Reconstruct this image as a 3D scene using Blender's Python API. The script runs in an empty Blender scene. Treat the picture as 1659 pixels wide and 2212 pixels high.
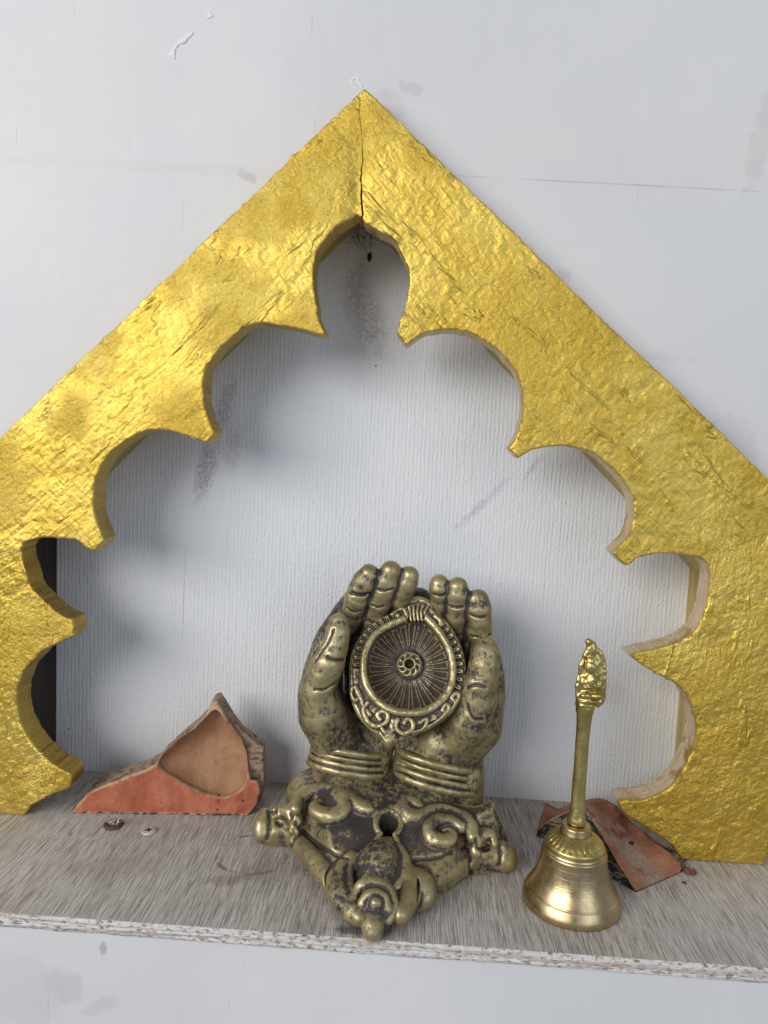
import bpy, math, random
import numpy as np
from mathutils import Matrix, Vector
S = bpy.context.scene
# ------------------------------------------------------------------ camera
FPX, IW, IH, CH = 1609.0, 1659.0, 2212.0, 0.223
QP, QY, QR = 0.09843643, -0.04025494, 0.04558003
YB, YF, YE = 0.45558, 0.39548, 0.31109       # niche back, frame face, shelf front edge
YW = YF + 0.0165                             # wall face (back of the frame)
def cam_axes(p, y, r):
    fw = np.array([math.sin(y)*math.cos(p), math.cos(y)*math.cos(p), -math.sin(p)])
    rt = np.array([math.cos(y), -math.sin(y), 0.0]); up = np.cross(rt, fw)
    return math.cos(r)*rt+math.sin(r)*up, -math.sin(r)*rt+math.cos(r)*up, fw
RT, UP, FW = cam_axes(QP, QY, QR)
CAM = np.array([0, 0, CH])
cd = bpy.data.cameras.new('camera'); cam = bpy.data.objects.new('camera', cd); S.collection.objects.link(cam)
cam.matrix_world = Matrix(((RT[0], UP[0], -FW[0], CAM[0]), (RT[1], UP[1], -FW[1], CAM[1]), (RT[2], UP[2], -FW[2], CAM[2]), (0, 0, 0, 1)))
cd.sensor_fit = 'HORIZONTAL'; cd.sensor_width = 36; cd.lens = 36*FPX/IW; cd.clip_start = 0.01; cd.clip_end = 50
S.camera = cam
# ------------------------------------------------------------------ light
w = bpy.data.worlds.new('World'); S.world = w; w.use_nodes = True
bg = w.node_tree.nodes['Background']; bg.inputs[0].default_value = (0.78, 0.86, 1.0, 1); bg.inputs[1].default_value = 0.30
def area(name, loc, target, sx, sy, power, col):
    l = bpy.data.lights.new(name, 'AREA'); l.shape = 'RECTANGLE'; l.size = sx; l.size_y = sy; l.energy = power; l.color = col
    o = bpy.data.objects.new(name, l); S.collection.objects.link(o); o.location = loc
    o.rotation_euler = (Vector(target)-Vector(loc)).to_track_quat('-Z', 'Y').to_euler(); return o
area('window_light', (-1.30, -1.15, 0.80), (0, .42, .15), 1.7, 0.8, 36, (1.0, 0.975, 0.94))
area('fill_light', (1.1, -1.3, 0.7), (0, .42, .12), 1.3, 1.3, 8, (0.80, 0.88, 1.0))  # weak cool fill added from the right, stands for no real source
S.view_settings.view_transform = 'Standard'; S.view_settings.look = 'None'; S.view_settings.gamma = 1
S.view_settings.exposure = 0.0; S.view_settings.use_curve_mapping = False
S.cycles.max_bounces = 8
# ------------------------------------------------------------------ projections
def ray(px, py): return FW + RT*(px-IW/2)/FPX - UP*(py-IH/2)/FPX
def onz(px, py, z=0.0):
    d = ray(px, py); return CAM + d*((z-CH)/d[2])
def ony(px, py, Y):
    d = ray(px, py); return CAM + d*(Y/d[1])
def onpl(px, py, o, n):
    d = ray(px, py); return CAM + d*(np.dot(o-CAM, n)/np.dot(d, n))
# ------------------------------------------------------------------ helpers: objects
def link(o, parent=None):
    S.collection.objects.link(o)
    if parent: o.parent = parent
    return o
def thing(name, loc, label, cat, group=None):
    o = bpy.data.objects.new(name, None); o.empty_display_size = .02; link(o); o.location = loc
    o['label'] = label; o['category'] = cat
    if group: o['group'] = group
    return o
def tag(o, label, cat, group=None):
    o['label'] = label; o['category'] = cat
    if group: o['group'] = group
    return o
def mesh_obj(name, V, Fc, mat, parent=None, smooth=True, attrs=None, normals=None):
    """V in world coordinates; local frame = parent's location"""
    V = np.asarray(V, dtype=np.float64)
    if parent is not None: off = np.array(base_loc(parent))
    else: off = V.mean(axis=0); off[2] = V[:, 2].min()
    me = bpy.data.meshes.new(name)
    me.from_pydata((V-off).tolist(), [], Fc.tolist() if hasattr(Fc, 'tolist') else Fc)
    me.validate(); me.update()
    if smooth: me.shade_smooth()
    if attrs:
        for k, a in attrs.items():
            at = me.attributes.new(k, 'FLOAT', 'POINT'); at.data.foreach_set('value', np.asarray(a, dtype=np.float32))
    if normals is not None: me.normals_split_custom_set_from_vertices(normals.tolist())
    me.materials.append(mat)
    o = bpy.data.objects.new(name, me); link(o, parent)
    if parent is None: o.location = off
    return o
def base_loc(p):
    l = Vector((0, 0, 0))
    while p is not None: l = l + p.location; p = p.parent
    return l
# ------------------------------------------------------------------ helpers: noise, SDF fields, surface nets
rng = np.random.RandomState(7)
def vnoise(P, scale, seed=0):
    """smooth value noise in [-1,1] at points P (N,3)"""
    r = np.random.RandomState(seed).rand(32, 32, 32).astype(np.float32)*2-1
    q = P/scale + 100.37; i = np.floor(q).astype(int); f = q-i; f = f*f*(3-2*f)
    i0 = i % 32; i1 = (i+1) % 32
    out = 0
    for a in (0, 1):
        wa = f[:, 0] if a else 1-f[:, 0]; ia = (i1 if a else i0)[:, 0]
        for b in (0, 1):
            wb = f[:, 1] if b else 1-f[:, 1]; ib = (i1 if b else i0)[:, 1]
            for c in (0, 1):
                wc = f[:, 2] if c else 1-f[:, 2]; ic = (i1 if c else i0)[:, 2]
                out = out + wa*wb*wc*r[ia, ib, ic]
    return out
def fbm(P, scale, oct=3, seed=0):
    o = 0; a = 1.0; t = 0
    for k in range(oct):
        o = o + a*vnoise(P, scale/2**k, seed+k*11); t += a; a *= .5
    return o/t
class Field:
    """signed distance grid in millimetres"""
    def __init__(s, lo, hi, h):
        s.lo = np.array(lo, float); s.h = h; s.n = np.ceil((np.array(hi)-s.lo)/h).astype(int)+1
        s.F = np.full(s.n, 50.0, np.float32)
    def sub(s, lo, hi):
        a = np.clip(np.floor((np.array(lo)-s.lo)/s.h).astype(int), 0, s.n); b = np.clip(np.ceil((np.array(hi)-s.lo)/s.h).astype(int)+1, 0, s.n)
        sl = tuple(slice(a[k], b[k]) for k in range(3))
        g = [(s.lo[k]+s.h*np.arange(a[k], b[k])).astype(np.float32) for k in range(3)]
        return sl, g[0][:, None, None], g[1][None, :, None], g[2][None, None, :]
    def grid(s): return s.sub(s.lo, s.lo+s.n*s.h)
    def un(s, sl, d, k):
        f = s.F[sl]
        if k <= 0: s.F[sl] = np.minimum(f, d); return
        hh = np.clip(.5+.5*(f-d)/k, 0, 1); s.F[sl] = f*(1-hh)+d*hh-k*hh*(1-hh)
    def cut(s, sl, d, k):
        f = s.F[sl]; d = -d
        if k <= 0: s.F[sl] = np.maximum(f, d); return
        hh = np.clip(.5-.5*(f-d)/k, 0, 1); s.F[sl] = f*(1-hh)+d*hh+k*hh*(1-hh)
    def cone(s, a, b, ra, rb, k=1.5, cut=False):
        a = np.array(a, float); b = np.array(b, float); m = max(ra, rb)+k*2+2
        sl, X, Y, Z = s.sub(np.minimum(a, b)-m, np.maximum(a, b)+m)
        ab = b-a; L = max(ab.dot(ab), 1e-9)
        t = np.clip(((X-a[0])*ab[0]+(Y-a[1])*ab[1]+(Z-a[2])*ab[2])/L, 0, 1)
        d = np.sqrt((X-a[0]-t*ab[0])**2+(Y-a[1]-t*ab[1])**2+(Z-a[2]-t*ab[2])**2)-(ra+(rb-ra)*t)
        (s.cut if cut else s.un)(sl, d, k)
    def chain(s, pts, k=1.5, cut=False):
        # one hard union of the capsules, then a single blend with what is there (blending each one would swell the tube)
        Pt = np.array([np.array(p, float) for p, _ in pts]); m = max(r for _, r in pts)+k*2+2
        sl, X, Y, Z = s.sub(Pt.min(0)-m, Pt.max(0)+m); d = None
        for (a, ra), (b, rb) in zip(pts[:-1], pts[1:]):
            a = np.array(a, float); ab = np.array(b, float)-a; L = max(ab.dot(ab), 1e-9)
            t = np.clip(((X-a[0])*ab[0]+(Y-a[1])*ab[1]+(Z-a[2])*ab[2])/L, 0, 1)
            e = np.sqrt((X-a[0]-t*ab[0])**2+(Y-a[1]-t*ab[1])**2+(Z-a[2]-t*ab[2])**2)-(ra+(rb-ra)*t)
            d = e if d is None else np.minimum(d, e)
        (s.cut if cut else s.un)(sl, d.astype(np.float32), k)
    def ell(s, c, r, k=1.5, rot=None, cut=False):
        c = np.array(c, float); m = max(r)+2*k+2; sl, X, Y, Z = s.sub(c-m, c+m)
        X = X-c[0]; Y = Y-c[1]; Z = Z-c[2]
        if rot is not None:
            R_ = np.array(rot.to_3x3()).T
            X, Y, Z = [R_[i][0]*X+R_[i][1]*Y+R_[i][2]*Z for i in range(3)]
        k0 = np.sqrt((X/r[0])**2+(Y/r[1])**2+(Z/r[2])**2); k1 = np.sqrt((X/r[0]**2)**2+(Y/r[1]**2)**2+(Z/r[2]**2)**2)+1e-6
        (s.cut if cut else s.un)(sl, k0*(k0-1)/k1, k)
    def noise(s, amp, scale, seed=0):
        nd = [int(s.n[k]*s.h/scale)+3 for k in range(3)]
        r = (np.random.RandomState(seed).rand(*nd)*2-1).astype(np.float32)
        for ax in range(3):
            q = np.arange(s.n[ax])*s.h/scale; i = q.astype(int); f = q-i; f = (f*f*(3-2*f)).astype(np.float32)
            sh = [1, 1, 1]; sh[ax] = -1
            r = np.take(r, i, axis=ax)*(1-f.reshape(sh))+np.take(r, i+1, axis=ax)*f.reshape(sh)
        s.F += amp*r
    def blur(s, n=1, A=None):
        A = s.F if A is None else A
        for _ in range(n):
            for ax in range(3):
                B = A.copy(); u = [slice(None)]*3; v = [slice(None)]*3; c = [slice(None)]*3
                u[ax] = slice(0, -2); v[ax] = slice(2, None); c[ax] = slice(1, -1)
                B[tuple(c)] = .25*A[tuple(u)]+.5*A[tuple(c)]+.25*A[tuple(v)]; A = B
        return A
    def mesh(s, F=None):
        F = s.F if F is None else F
        F = F.copy()
        for ax in range(3):
            for e in (0, -1):
                u = [slice(None)]*3; u[ax] = e; F[tuple(u)] = np.maximum(F[tuple(u)], .5)
        I = F < 0; c = np.zeros(tuple(np.array(I.shape)-1), np.int8)
        corners = [(a, b, d) for a in (0, 1) for b in (0, 1) for d in (0, 1)]
        for a, b, d in corners: c += I[a:I.shape[0]-1+a, b:I.shape[1]-1+b, d:I.shape[2]-1+d]
        act = (c > 0) & (c < 8); ix = np.argwhere(act)
        idm = np.full(act.shape, -1, np.int64); idm[act] = np.arange(len(ix))
        acc = np.zeros((len(ix), 3)); cnt = np.zeros(len(ix))
        for p in corners:
            for ax in range(3):
                if p[ax]: continue
                q = list(p); q[ax] = 1
                fa = F[ix[:, 0]+p[0], ix[:, 1]+p[1], ix[:, 2]+p[2]]; fb = F[ix[:, 0]+q[0], ix[:, 1]+q[1], ix[:, 2]+q[2]]
                m = (fa < 0) != (fb < 0); t = np.where(m, fa/np.where(m, fa-fb, 1), 0)
                pos = np.tile(np.array(p, float), (len(ix), 1)); pos[:, ax] = t
                acc[m] += pos[m]; cnt[m] += 1
        V = s.lo+(ix+acc/cnt[:, None])*s.h
        Q = []
        for ax in range(3):
            o1, o2 = [(1, 2), (2, 0), (0, 1)][ax]
            sa = [slice(None)]*3; sb = [slice(None)]*3; sa[ax] = slice(0, -1); sb[ax] = slice(1, None)
            ch = I[tuple(sa)] != I[tuple(sb)]; e = np.argwhere(ch)
            e = e[(e[:, o1] > 0) & (e[:, o2] > 0) & (e[:, o1] < I.shape[o1]-1) & (e[:, o2] < I.shape[o2]-1)]
            def g(d1, d2):
                k = e.copy(); k[:, o1] -= d1; k[:, o2] -= d2; return idm[k[:, 0], k[:, 1], k[:, 2]]
            quad = np.stack([g(1, 1), g(0, 1), g(0, 0), g(1, 0)], 1)
            fl = ~I[e[:, 0], e[:, 1], e[:, 2]]; quad[fl] = quad[fl][:, ::-1]; Q.append(quad)
        return V, np.concatenate(Q)
    def sample(s, A, V):
        q = (V-s.lo)/s.h; i = np.clip(q.astype(int), 0, np.array(A.shape)-2); f = q-i; o = 0
        for a in (0, 1):
            for b in (0, 1):
                for c in (0, 1):
                    wt = (f[:, 0] if a else 1-f[:, 0])*(f[:, 1] if b else 1-f[:, 1])*(f[:, 2] if c else 1-f[:, 2])
                    o = o+wt*A[i[:, 0]+a, i[:, 1]+b, i[:, 2]+c]
        return o
    def cav(s, V, n):
        """0..1 : >0.5 in hollows, <0.5 on ridges (solid fraction around the surface point)"""
        occ = np.clip(.5-s.F/s.h, 0, 1); return s.sample(s.blur(n, occ), V)
def polysd(pts, X, Y):
    """signed distance to closed polygon, negative inside; X, Y arrays"""
    pts = np.array(pts, float); d = np.full(X.shape, 1e9); ins = np.zeros(X.shape, bool)
    for a, b in zip(pts, np.roll(pts, -1, axis=0)):
        e = b-a; L = e.dot(e)
        if L < 1e-12: continue
        t = np.clip(((X-a[0])*e[0]+(Y-a[1])*e[1])/L, 0, 1)
        d = np.minimum(d, (X-a[0]-t*e[0])**2+(Y-a[1]-t*e[1])**2)
        if a[1] != b[1]:
            c = ((a[1] > Y) != (b[1] > Y)) & (X < (b[0]-a[0])*(Y-a[1])/(b[1]-a[1])+a[0]); ins ^= c
    d = np.sqrt(d); return np.where(ins, -d, d)
def linesd(pts, X, Y):
    d = np.full(X.shape, 1e9); pts = np.array(pts, float)
    for a, b in zip(pts[:-1], pts[1:]):
        e = b-a; t = np.clip(((X-a[0])*e[0]+(Y-a[1])*e[1])/max(e.dot(e), 1e-9), 0, 1)
        d = np.minimum(d, (X-a[0]-t*e[0])**2+(Y-a[1]-t*e[1])**2)
    return np.sqrt(d)
def smooth_line(p, n=6, closed=False):
    p = [np.array(q, float) for q in p]; out = []; N = len(p)
    for i in range(N if closed else N-1):
        g = (lambda k: p[k % N]) if closed else (lambda k: p[min(max(k, 0), N-1)])
        a, b, c, d = g(i-1), g(i), g(i+1), g(i+2)
        for t in np.arange(n)/n:
            out.append(.5*((2*b)+(c-a)*t+(2*a-5*b+4*c-d)*t*t+(3*b-a-3*c+d)*t**3))
    if not closed: out.append(p[-1])
    return out
# ------------------------------------------------------------------ helpers: materials
class M:
    def __init__(s, name, **kw):
        s.m = bpy.data.materials.new(name); s.m.use_nodes = True; s.t = s.m.node_tree; s.b = s.t.nodes['Principled BSDF']
        s.co = s.t.nodes.new('ShaderNodeTexCoord').outputs['Object']
        for k, v in kw.items(): s.set(k, v)
    def set(s, k, v): s.put(s.b.inputs[k.replace('_', ' ')], v)
    def put(s, inp, v):
        if isinstance(v, bpy.types.NodeSocket): s.t.links.new(v, inp)
        elif isinstance(v, tuple) and inp.type == 'RGBA': inp.default_value = v+(1,) if len(v) == 3 else v
        else: inp.default_value = v
    def math(s, op, a, b=0.0, c=None, clamp=False):
        n = s.t.nodes.new('ShaderNodeMath'); n.operation = op; n.use_clamp = clamp; s.put(n.inputs[0], a); s.put(n.inputs[1], b)
        if c is not None: s.put(n.inputs[2], c)
        return n.outputs[0]
    def mp(s, loc=(0, 0, 0), rot=(0, 0, 0), sc=(1, 1, 1), co=None):
        n = s.t.nodes.new('ShaderNodeMapping'); s.put(n.inputs[0], co or s.co); n.inputs[1].default_value = loc; n.inputs[2].default_value = rot; n.inputs[3].default_value = sc
        return n.outputs[0]
    def mpr(s, ang, sc, ax=1):
        n = s.t.nodes.new('ShaderNodeMapping'); n.vector_type = 'TEXTURE'; s.put(n.inputs[0], s.co); r = [0, 0, 0]; r[ax] = math.radians(ang)
        n.inputs[2].default_value = r; n.inputs[3].default_value = tuple(1.0/x for x in sc); return n.outputs[0]
    def noise(s, scale, detail=4, rough=.55, co=None, dist=0.0, out=0):
        n = s.t.nodes.new('ShaderNodeTexNoise'); s.put(n.inputs['Vector'], co or s.co); n.inputs['Scale'].default_value = scale
        n.inputs['Detail'].default_value = detail; n.inputs['Roughness'].default_value = rough; n.inputs['Distortion'].default_value = dist
        return n.outputs[out]
    def voro(s, scale, feat='F1', co=None, rnd=1.0):
        n = s.t.nodes.new('ShaderNodeTexVoronoi'); n.feature = feat; s.put(n.inputs['Vector'], co or s.co); n.inputs['Scale'].default_value = scale
        n.inputs['Randomness'].default_value = rnd; return n.outputs['Distance']
    def ramp(s, v, lo, hi, a=0.0, b=1.0, sm=True):
        n = s.t.nodes.new('ShaderNodeMapRange'); n.interpolation_type = 'SMOOTHSTEP' if sm else 'LINEAR'; s.put(n.inputs[0], v)
        for i, x in enumerate((lo, hi, a, b)): s.put(n.inputs[i+1], x)
        return n.outputs[0]
    def mix(s, f, a, b, mode='MIX'):
        n = s.t.nodes.new('ShaderNodeMix'); n.data_type = 'RGBA'; n.blend_type = mode; s.put(n.inputs[0], f); s.put(n.inputs[6], a); s.put(n.inputs[7], b); return n.outputs[2]
    def attr(s, name):
        n = s.t.nodes.new('ShaderNodeAttribute'); n.attribute_name = name; return n.outputs['Fac']
    def bump(s, h, dist, strength=1.0, prev=None):
        n = s.t.nodes.new('ShaderNodeBump'); s.put(n.inputs['Height'], h); n.inputs['Distance'].default_value = dist; n.inputs['Strength'].default_value = strength
        if prev is not None: s.put(n.inputs['Normal'], prev)
        s.put(s.b.inputs['Normal'], n.outputs[0]); return n.outputs[0]
    def blob(s, c, r, rot=0.0, plane='xz', wob=.6, wsc=120, edge=.5):
        """mask 0..1 of a ragged patch centred at c with radii r (in the object's own frame)"""
        ax = 1 if plane == 'xz' else 2
        R_ = [0, 0, 0]; R_[ax] = rot; n = s.t.nodes.new('ShaderNodeMapping'); n.vector_type = 'TEXTURE'
        s.put(n.inputs[0], s.co); n.inputs[1].default_value = c; n.inputs[2].default_value = R_
        n.inputs[3].default_value = (r[0], .05 if plane == 'xz' else r[1], r[1] if plane == 'xz' else .05)
        l = s.t.nodes.new('ShaderNodeVectorMath'); l.operation = 'LENGTH'; s.put(l.inputs[0], n.outputs[0])
        v = s.math('ADD', l.outputs['Value'], s.math('MULTIPLY', s.math('SUBTRACT', s.noise(wsc, 5, .65), .5), wob*2))
        return s.ramp(v, 1.0+edge*.3, 1.0-edge, 0, 1)
#SECTION_MATERIALS
def mat_gold(a1, a2):
    m = M('gold_paint'); big = m.noise(9, 3); f = m.noise(60, 5)
    col = m.mix(m.ramp(f, .3, .7), (0.64, 0.44, 0.07), (0.79, 0.585, 0.13)); col = m.mix(m.ramp(big, .4, .65, 0, .7), col, (0.62, 0.405, 0.055))
    s1 = m.noise(1, 5, .65, co=m.mpr(a1, (400, 400, 105)))
    s2 = m.noise(1, 4, .65, co=m.mpr(a2, (470, 400, 130)))
    fine = m.noise(1150, 3, .6)
    wr = m.noise(480, 5, .7); crk = m.voro(55, 'DISTANCE_TO_EDGE', co=m.mp(sc=(1, 1, 1)))
    smooth_zone = m.ramp(m.noise(22, 2), .42, .62)
    h = m.math('ADD', m.math('MULTIPLY', s1, .85), m.math('MULTIPLY', s2, .5)); h = m.math('ADD', h, m.math('MULTIPLY', wr, m.ramp(smooth_zone, 0, 1, .25, .9)))
    h = m.math('ADD', h, m.math('MULTIPLY', m.ramp(m.noise(1, 3, .6, co=m.mpr(a1-6, (110, 100, 24)), dist=.6), .58, .66), .5))
    side = m.attr('side'); edge = m.attr('edge'); n2 = m.noise(260, 4, .7)
    tan = m.mix(m.ramp(f, .35, .65), (0.62, 0.46, 0.29), (0.70, 0.55, 0.38))
    tanmask = m.math('MULTIPLY', m.ramp(side, .2, .6), m.ramp(m.noise(60, 3), .66, .52))
    tanmask = m.math('MULTIPLY', tanmask, m.attr('raw'))
    col = m.mix(tanmask, col, tan)
    dull = m.math('MULTIPLY', m.math('SUBTRACT', m.ramp(side, .2, .6), tanmask, clamp=True), .45); col = m.mix(dull, col, (0.36, 0.23, 0.05))
    chip = m.math('MULTIPLY', m.ramp(edge, .35, .8), m.ramp(n2, .60, .66)); chip2 = m.math('MULTIPLY', m.ramp(edge, .3, .8), m.ramp(n2, .5, .55))
    chip2 = m.math('MULTIPLY', chip2, m.ramp(m.noise(45, 3), .50, .58)); col = m.mix(chip2, col, (0.30, 0.17, 0.07)); 
    chip = m.math('MULTIPLY', chip, m.ramp(m.noise(30, 2), .52, .6)); col = m.mix(chip, col, (0.75, 0.70, 0.66))
    met = m.math('SUBTRACT', .85, m.math('MULTIPLY', m.math('MAXIMUM', m.math('MAXIMUM', chip, chip2), tanmask), .8), clamp=True)
    m.set('Base_Color', col); m.set('Metallic', met); m.set('Roughness', m.ramp(wr, .3, .7, .24, .42))
    m.bump(h, 0.00115, .9); return m.m
def mat_wall(patches, low=False):
    m = M('wall_paint', Roughness=.55); a = m.noise(6, 4); b = m.noise(45, 4)
    col = m.mix(m.ramp(a, .35, .65), (0.635, 0.635, 0.645), (0.685, 0.68, 0.67)); col = m.mix(m.ramp(b, .5, .75, 0, .25), col, (0.66, 0.65, 0.66))
    for c, r, rot, cc, am, wsc in patches:
        col = m.mix(m.math('MULTIPLY', m.blob(c, r, rot, wsc=wsc, wob=1.1, edge=.45), am*.6), col, cc)
    sp = m.voro(38); spots = m.math('MULTIPLY', m.ramp(sp, .030, .015), m.ramp(m.noise(14, 2), .52, .56)); col = m.mix(spots, col, (0.16, 0.12, 0.10))
    m.set('Base_Color', col)
    scr = m.noise(1, 2, .5, co=m.mp(sc=(900, 50, 26), rot=(0, .1, 0))); scr = m.math('MULTIPLY', m.ramp(scr, .73, .78), m.ramp(m.noise(18, 2), .5, .6))
    h = m.math('ADD', m.math('MULTIPLY', m.noise(320, 3), .10), m.math('MULTIPLY', m.noise(55, 4), .45)); h = m.math('ADD', h, m.math('MULTIPLY', m.noise(10, 3), 1.6)); h = m.math('SUBTRACT', h, m.math('MULTIPLY', scr, .35))
    h = m.math('ADD', h, m.math('MULTIPLY', m.noise(1, 3, .5, co=m.mp(sc=(12, 12, 170))), .12))
    m.bump(h, .0011, .6); return m.m
def mat_paper(patches):
    m = M('wallpaper', Roughness=.8); a = m.noise(14, 4)
    col = m.mix(m.ramp(a, .35, .7), (0.72, 0.74, 0.77), (0.77, 0.775, 0.785))
    grit = m.ramp(m.noise(700, 3), .62, .70)
    for c, r, rot, cc, am, wsc in patches:
        k = m.blob(c, r, rot, wsc=wsc, wob=.8, edge=.7); k = m.math('MULTIPLY', k, m.ramp(m.noise(520, 5, .75), .34, .58)); col = m.mix(m.math('MULTIPLY', k, am), col, cc)
    sp = m.voro(60); col = m.mix(m.math('MULTIPLY', m.ramp(sp, .05, .03), m.ramp(m.noise(30, 2), .56, .6)), col, (0.25, 0.22, 0.22))
    m.set('Base_Color', col)
    rib = m.noise(1, 3, .6, co=m.mp(sc=(480, 60, 60))); n1 = m.noise(560, 4, .6); n2 = m.noise(230, 3)
    sx = m.t.nodes.new('ShaderNodeSeparateXYZ'); m.put(sx.inputs[0], m.co); wv = m.math('SINE', m.math('ADD', m.math('MULTIPLY', sx.outputs[0], 2600.0), m.math('MULTIPLY', m.noise(60, 2), 5.0)))
    h = m.math('ADD', m.math('MULTIPLY', rib, .7), m.math('MULTIPLY', n1, .9)); h = m.math('ADD', h, m.math('MULTIPLY', wv, .10)); h = m.math('ADD', h, m.math('MULTIPLY', n2, .35))
    m.bump(h, .0012, .6); return m.m
def mat_wood(ring, patches):
    m = M('whitewashed_plywood', Roughness=.75)
    g = m.noise(1, 6, .75, co=m.mp(sc=(1500, 65, 120))); g2 = m.noise(1, 3, .6, co=m.mp(sc=(2200, 45, 300), loc=(3, 1, 0))); a = m.noise(9, 4); wv = m.noise(1, 3, .5, co=m.mp(sc=(60, 6, 20)))
    col = m.mix(m.ramp(g, .38, .62), (0.40, 0.35, 0.305), (0.66, 0.615, 0.575)); col = m.mix(m.ramp(a, .38, .66, .1, .6), col, (0.68, 0.65, 0.62)); col = m.mix(m.ramp(wv, .45, .7, 0, .35), col, (0.33, 0.29, 0.26))
    pores = m.ramp(g2, .52, .62); col = m.mix(m.math('MULTIPLY', pores, .5), col, (0.20, 0.155, 0.125))
    # water ring
    n = m.t.nodes.new('ShaderNodeMapping'); n.vector_type = 'TEXTURE'; m.put(n.inputs[0], m.co); n.inputs[1].default_value = ring[0]; n.inputs[3].default_value = (ring[1], ring[1], 1)
    l = m.t.nodes.new('ShaderNodeVectorMath'); l.operation = 'LENGTH'; m.put(l.inputs[0], n.outputs[0])
    rr = m.math('ABSOLUTE', m.math('SUBTRACT', m.math('ADD', l.outputs['Value'], m.math('MULTIPLY', m.math('SUBTRACT', m.noise(60, 3), .5), .12)), 1.0))
    rm = m.math('MULTIPLY', m.ramp(rr, .10, .02), m.ramp(m.noise(90, 4), .40, .55)); col = m.mix(m.math('MULTIPLY', rm, .85), col, (0.20, 0.15, 0.09))
    for c, r, rot, cc, am, wsc in patches: col = m.mix(m.math('MULTIPLY', m.blob(c, r, rot, plane='xy', wsc=wsc, wob=.8), am), col, cc)
    m.set('Base_Color', col)
    h = m.math('SUBTRACT', m.math('ADD', m.math('MULTIPLY', g, .8), m.math('MULTIPLY', m.noise(500, 3), .25)), m.math('MULTIPLY', pores, .9)); m.bump(h, .0007, .8); return m.m
def mat_edge():
    m = M('plywood_edge', Roughness=.85)
    ply = m.noise(1, 2, .5, co=m.mp(sc=(7, 4, 640))); f = m.noise(1, 5, .7, co=m.mp(sc=(260, 60, 900)))
    col = m.mix(m.ramp(f, .36, .52), (0.22, 0.14, 0.09), (0.70, 0.68, 0.66)); col = m.mix(m.math('MULTIPLY', m.ramp(ply, .50, .60), .5), col, (0.42, 0.30, 0.22))
    m.set('Base_Color', col); m.bump(m.math('ADD', f, ply), .0012, .8); return m.m
def mat_statue():
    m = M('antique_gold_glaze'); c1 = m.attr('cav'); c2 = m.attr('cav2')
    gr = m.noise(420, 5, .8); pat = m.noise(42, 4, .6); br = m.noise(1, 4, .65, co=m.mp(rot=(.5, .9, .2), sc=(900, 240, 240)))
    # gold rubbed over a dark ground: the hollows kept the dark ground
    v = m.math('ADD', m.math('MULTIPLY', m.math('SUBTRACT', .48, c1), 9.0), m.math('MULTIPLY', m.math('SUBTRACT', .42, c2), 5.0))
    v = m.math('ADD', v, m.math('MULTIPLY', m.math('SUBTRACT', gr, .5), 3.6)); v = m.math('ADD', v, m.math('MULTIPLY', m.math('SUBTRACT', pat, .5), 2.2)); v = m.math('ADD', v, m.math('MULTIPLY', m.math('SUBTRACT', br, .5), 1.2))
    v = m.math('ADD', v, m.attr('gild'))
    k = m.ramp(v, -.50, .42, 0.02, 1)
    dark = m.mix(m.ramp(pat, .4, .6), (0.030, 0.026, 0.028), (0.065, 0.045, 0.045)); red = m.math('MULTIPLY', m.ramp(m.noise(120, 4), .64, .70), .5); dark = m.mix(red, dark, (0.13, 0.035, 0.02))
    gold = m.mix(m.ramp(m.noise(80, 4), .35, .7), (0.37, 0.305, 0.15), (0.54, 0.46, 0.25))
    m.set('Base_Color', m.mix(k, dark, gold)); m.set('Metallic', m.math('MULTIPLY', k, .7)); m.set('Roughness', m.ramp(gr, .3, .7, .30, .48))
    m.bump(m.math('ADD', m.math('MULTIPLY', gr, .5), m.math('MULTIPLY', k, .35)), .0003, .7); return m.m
def mat_brass(name='brass', cast=False):
    m = M(name, Metallic=1.0); n = m.noise(70, 4); t = m.noise(300, 5, .7)
    col = m.mix(m.ramp(n, .35, .65), (0.46, 0.35, 0.19), (0.58, 0.45, 0.26)) if not cast else m.mix(m.ramp(n, .4, .65), (0.50, 0.39, 0.13), (0.66, 0.54, 0.22))
    col = m.mix(m.math('MULTIPLY', m.ramp(t, .58, .72), .6), col, (0.28, 0.17, 0.07)); col = m.mix(m.math('MULTIPLY', m.ramp(m.noise(35, 3), .60, .72), .35), col, (0.58, 0.55, 0.07))
    m.set('Base_Color', col); ls = m.noise(1, 3, .6, co=m.mp(sc=(30, 30, 2600)))
    m.set('Roughness', m.ramp(t, .3, .7, .24, .40)); m.bump(m.math('ADD', m.math('MULTIPLY', ls, 0.0 if cast else .6), m.math('MULTIPLY', t, 1.0 if cast else .35)), .0004 if cast else .00012, .6); return m.m
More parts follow.
